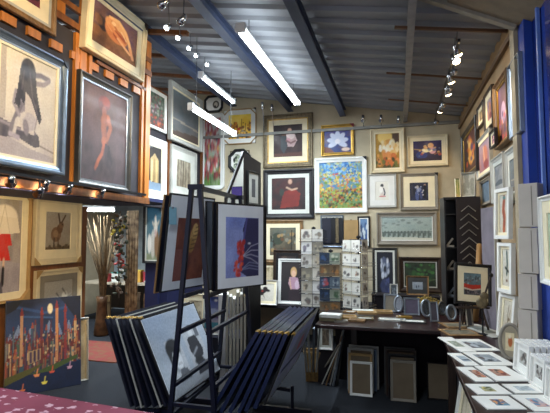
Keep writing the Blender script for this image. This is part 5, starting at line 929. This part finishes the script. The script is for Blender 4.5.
op += [('s', 110, .009, ['#b8a078', '#3c6c74', '#2c2c3c', '#a84a34', '#c8b080', '#6c3c5c', '#1c1c28'], .02, .25, .98, .66), ('p', [(.28, .3), (.45, .34), (.45, .46), (.28, .44)], '#9a8058'), ('l', [(.32, .33), (.32, .42)], .03, '#3c2440'), ('l', [(.37, .34), (.37, .43)], .03, '#34203c'), ('l', [(.42, .35), (.42, .44)], .03, '#3c2440'),
  ('p', [(0, 0), (1, 0), (1, .27), (.6, .22), (.3, .2), (0, .12)], '#101c38'), ('n', '#1c3464', 8, .12), ('p', [(.3, .2), (.95, .34), (.95, .3), (.6, .2)], '#3c4c24'), ('p', [(0, .12), (.3, .2), (.5, .3), (.2, .24), (0, .2)], '#4c4a20')]
for x, y, c_ in ((.22, .06, '#c86a3c'), (.4, .19, '#d88a54'), (.5, .1, '#d8c850'), (.6, .2, '#c8503c'), (.84, .22, '#b88ca0')): op += [('p', [(x-.04, y), (x+.04, y), (x+.025, y-.025), (x-.025, y-.025)], c_), ('l', [(x, y), (x+.01, y+.05)], .012, c_)]
bl_, br_ = onz(4, 399, .004), onz(81, 384, .004)
t = thing('canvas_painting', 'large canvas of a moonlit city of crowded red and gold towers on the floor', 'painting', (bl_+br_)/2, math.atan2((br_-bl_).y, (br_-bl_).x), R(-7)); wv = (br_-bl_).length
hv = (P(75, 294, 1)-CP); dref = (br_-CP).dot(Vector((-math.sin(YAW), math.cos(YAW), 0))); hv = P(78, 295, dref*1.02).z/math.cos(R(7))
boxo('stretcher', -wv/2, wv/2, .002, .04, 0, hv, mat('canvas_edge', '#a8a49c', .8), t); sheet(t, 'painted_canvas', -wv/2, wv/2, 0, hv, -.002, op, 3.0, 160, back=.0035)
# grey canvases behind it (edge showing right)
d3 = (br_-bl_).normalized(); nb = Vector((-d3.y, d3.x, 0))
lean_frame('cream canvas with a white edge standing behind the tower city canvas', bl_+d3*.35+nb*.13, br_+d3*.1+nb*.13, hv*.72, .03, M['lgrey'], [], small('#a89878', '#b8a888', ['#988868']), lean=-5, seed=161, depth=.05)
# twig vase in the workshop beyond the doorway
p = Vector((-4.62, 6.25, 0)); vz = thing('twig_vase', 'tall bundle of bare twigs in a brown vase standing in the doorway', 'vase', p)
link('vase', lathe(bmesh.new(), [(.10, 0), (.12, .03), (.09, .25), (.075, .5), (.09, .62), (.08, .62), (.06, .5)], 18), mat('brown_ceramic', '#6c4a2c', .5, var=.3, scale=14), vz, True)
rs = random.Random(11); b = bmesh.new()
for i in range(70):
    a_ = rs.random()*6.283; r0 = .04*rs.random(); r1 = .10+.26*rs.random(); h_ = 1.45+.5*rs.random(); x, y = math.cos(a_), math.sin(a_)
    pts = [(x*r0, y*r0, .5), (x*(r0+r1*.12)+.02*rs.random(), y*(r0+r1*.12), .95), (x*r1*.55+.03*rs.random(), y*r1*.55, 1.3), (x*r1+.05*(rs.random()-.5), y*r1, h_)]
    tube(b, pts, [.007, .0055, .004, .002], 4)
o = link('twigs', b, mat('dry_twig', '#7c6444', .8, var=.3, scale=20), vz); o['kind'] = 'stuff'
# patterned curtain panel at the doorway jamb
b = bmesh.new(); n = 22; vs = []; a0 = ony(125.5, 250, 5.84); a1 = ony(137.5, 250, 5.84)
for i in range(n+1):
    x = a0.x+(a1.x-a0.x)*i/n; y = 5.85+.014*math.sin(i*1.3); vs.append([b.verts.new((x, y, z)) for z in (.05, 1.0, 1.97)]+[b.verts.new((x, y+.012, z)) for z in (1.97, 1.0, .05)])
for q, r in zip(vs, vs[1:]):
    for k in range(6): b.faces.new((q[k], r[k], r[(k+1) % 6], q[(k+1) % 6]))
b.faces.new(vs[0]); b.faces.new(vs[-1][::-1]); tag(link('door_curtain', b, mat('floral_brown_cloth', '#8a7458', .85, var=.3, scale=14, col2='#4c3828'), None, True), 'brown patterned curtain hanging at the right edge of the left doorway', 'curtain')
# dried flower garland hanging beside it
p = ony(120.5, 205, 5.7); t = thing('flower_garland', 'hanging garland of dried yellow, red and green flowers in the doorway', 'garland', (p.x, 5.7, 1.94))
link('stem', tube(bmesh.new(), [(0, 0, .02), (.01, 0, -.3), (-.02, 0, -.7), (.01, 0, -1.25)], .008, 6), M['dwood'], t)
rs = random.Random(2)
for nm, col, n, (za, zb) in (('foliage', '#3c4434', 60, (0, 1.2)), ('yellow_flower', '#c8b43c', 9, (.12, .35)), ('red_flower', '#b83c34', 14, (.3, .8)), ('white_flower', '#c8c4bc', 12, (.05, 1.1)), ('dried_leaf', '#5c4838', 60, (0, 1.2))):
    b = bmesh.new()
    for i in range(n):
        a_ = rs.random()*6.28; r_ = .12*rs.random(); z = -(za+(zb-za)*rs.random()); mx = Matrix.Translation((r_*math.cos(a_), r_*math.sin(a_), z)) @ Matrix.Rotation(rs.random()*3, 4, 'X') @ Matrix.Scale(.5, 4, (0, 0, 1))
        bmesh.ops.create_icosphere(b, subdivisions=1, radius=.018+.02*rs.random(), matrix=mx)
    o = link(nm, b, mat('dried_'+nm, col, .8, var=.3, scale=20), t); o['kind'] = 'stuff'
# workshop desk with clutter
t = thing('workshop_desk', 'cluttered wooden desk in the workshop beyond the doorway', 'desk', (-4.75, 7.3, 0))
boxo('desktop', -.9, .95, -.35, .35, .72, .75, mat('pale_desk', '#a89c88', .5), t)
for x in (-.85, .9):
    for y in (-.3, .3): boxo('leg', x-.025, x+.025, y-.025, y+.025, 0, .719, M['dwood'], t)
boxo('rear_panel', -.85, .9, .28, .3, .2, .719, M['dwood'], t)
def clutter(name, label, cat, x, y, w_, d_, h_, c_, top=None, z=.751):
    t = thing(name, label, cat, (x, y, z)); boxo('body', -w_/2, w_/2, -d_/2, d_/2, 0, h_, mat(name+c_, c_, .6), t, .008); boxo('lid', -w_/2-.004, w_/2+.004, -d_/2-.004, d_/2+.004, h_+.0005, h_+.02, mat(name+'lid'+(top or c_), top or c_, .6), t, .004)
clutter('storage_tin', 'dark red tin on the workshop desk left of the twigs', 'tin', -5.2, 7.15, .18, .15, .12, '#8c2c2c')
clutter('storage_tin', 'white and teal carton on the workshop desk behind the twigs', 'carton', -4.95, 7.1, .14, .12, .16, '#c8c8c0', '#3c8c84')
clutter('storage_tin', 'yellow carton on the workshop desk right of the twigs', 'carton', -4.55, 7.2, .12, .12, .2, '#c8983c', '#c8b03c')
clutter('storage_tin', 'crimson box beside the yellow carton on the workshop desk', 'box', -4.38, 7.25, .16, .14, .17, '#9c2c34')
clutter('desk_machine', 'dark green machine on the right of the workshop desk', 'machine', -4.05, 7.25, .28, .22, .2, '#1c2c2c', '#2c3c3c')
clutter('paper_tray', 'pale paper tray lying at the front of the workshop desk', 'tray', -4.2, 7.03, .22, .1, .03, '#b8b4a4', '#c8c4b8')
# wooden crates/boards below the desk
for i, (x, w_, h_, c_, lb) in enumerate(((-4.95, .18, .55, '#6c5434', 'tall brown board under the workshop desk, leftmost'), (-4.35, .16, .62, '#54412c', 'dark brown board leaning under the workshop desk'), (-4.12, .16, .6, '#6c4c30', 'reddish brown board leaning under the workshop desk'), (-3.92, .2, .4, '#7c5838', 'small brown crate under the right of the workshop desk'))):
    t = thing('wooden_board', lb, 'board', (x, 6.8, .001), R(4*i-5)); m_ = mat('board_'+c_, c_, .7, var=.25, scale=4, stretch=(6, 6, 1)); boxo('plank', -w_/2, w_/2, 0, .03, 0, h_, m_, t); boxo('batten', -w_/2, w_/2, -.012, -.0005, h_*.8, h_*.88, m_, t)
# pink cloth-covered table at the bottom left, close to the camera
e0, e1 = P(-40, 381, 2.45), P(155, 413, 2.15); zc = .82; e0 = onz(-40, 381, zc); e1 = onz(165, 415, zc)
d_ = (e1-e0); wv = d_.length; t = thing('cloth_covered_table', 'table with a pink cloth with small white motifs at the bottom left', 'table', ((e0+e1)/2).to_tuple()[:2]+(0,), math.atan2(d_.y, d_.x))
m_ = mat('pink_cloth', '#84344a', .8, var=.1, scale=5); nt = m_.node_tree
bn = nt.nodes['Principled BSDF']; src = bn.inputs['Base Color'].links[0].from_socket
vo = nt.nodes.new('ShaderNodeTexVoronoi'); vo.inputs['Scale'].default_value = 14; vo.inputs['Randomness'].default_value = .6; tc = nt.nodes.new('ShaderNodeTexCoord'); cr = nt.nodes.new('ShaderNodeValToRGB'); cr.color_ramp.elements[0].position = .2; cr.color_ramp.elements[1].position = .27; cr.color_ramp.elements[0].color = (1, 1, 1, 1); cr.color_ramp.elements[1].color = (0, 0, 0, 1)
nz = nt.nodes.new('ShaderNodeTexNoise'); nz.inputs['Scale'].default_value = 30; mxv = nt.nodes.new('ShaderNodeMixRGB'); mxv.inputs[0].default_value = .06; nt.links.new(tc.outputs['Object'], mxv.inputs[1]); nt.links.new(nz.outputs['Color'], mxv.inputs[2]); nt.links.new(mxv.outputs[0], vo.inputs['Vector'])
nt.links.new(vo.outputs['Distance'], cr.inputs[0]); mx_ = nt.nodes.new('ShaderNodeMixRGB'); mx_.inputs[2].default_value = (*lin('#c8a0ac'), 1); nt.links.new(cr.outputs[0], mx_.inputs[0]); nt.links.new(src, mx_.inputs[1]); nt.links.new(mx_.outputs[0], bn.inputs['Base Color'])
boxo('tabletop', -wv/2, wv/2, -.6, -.02, zc-.03, zc-.006, M['dwood'], t)
b = bmesh.new(); box(b, -wv/2-.004, wv/2+.004, -.605, -.003, zc-.005, zc); box(b, -wv/2-.004, wv/2+.004, -.003, .0, zc-.25, zc); box(b, wv/2+.004, wv/2+.008, -.605, 0, zc-.25, zc); link('cloth', b, m_, t)
for x in (-1, 1):
    for y in (-.5, -.1): boxo('leg', x*(wv/2-.06)-.02, x*(wv/2-.06)+.02, y-.02, y+.02, 0, zc-.031, M['dwood'], t)
# gold-edged panel tops at the bottom centre
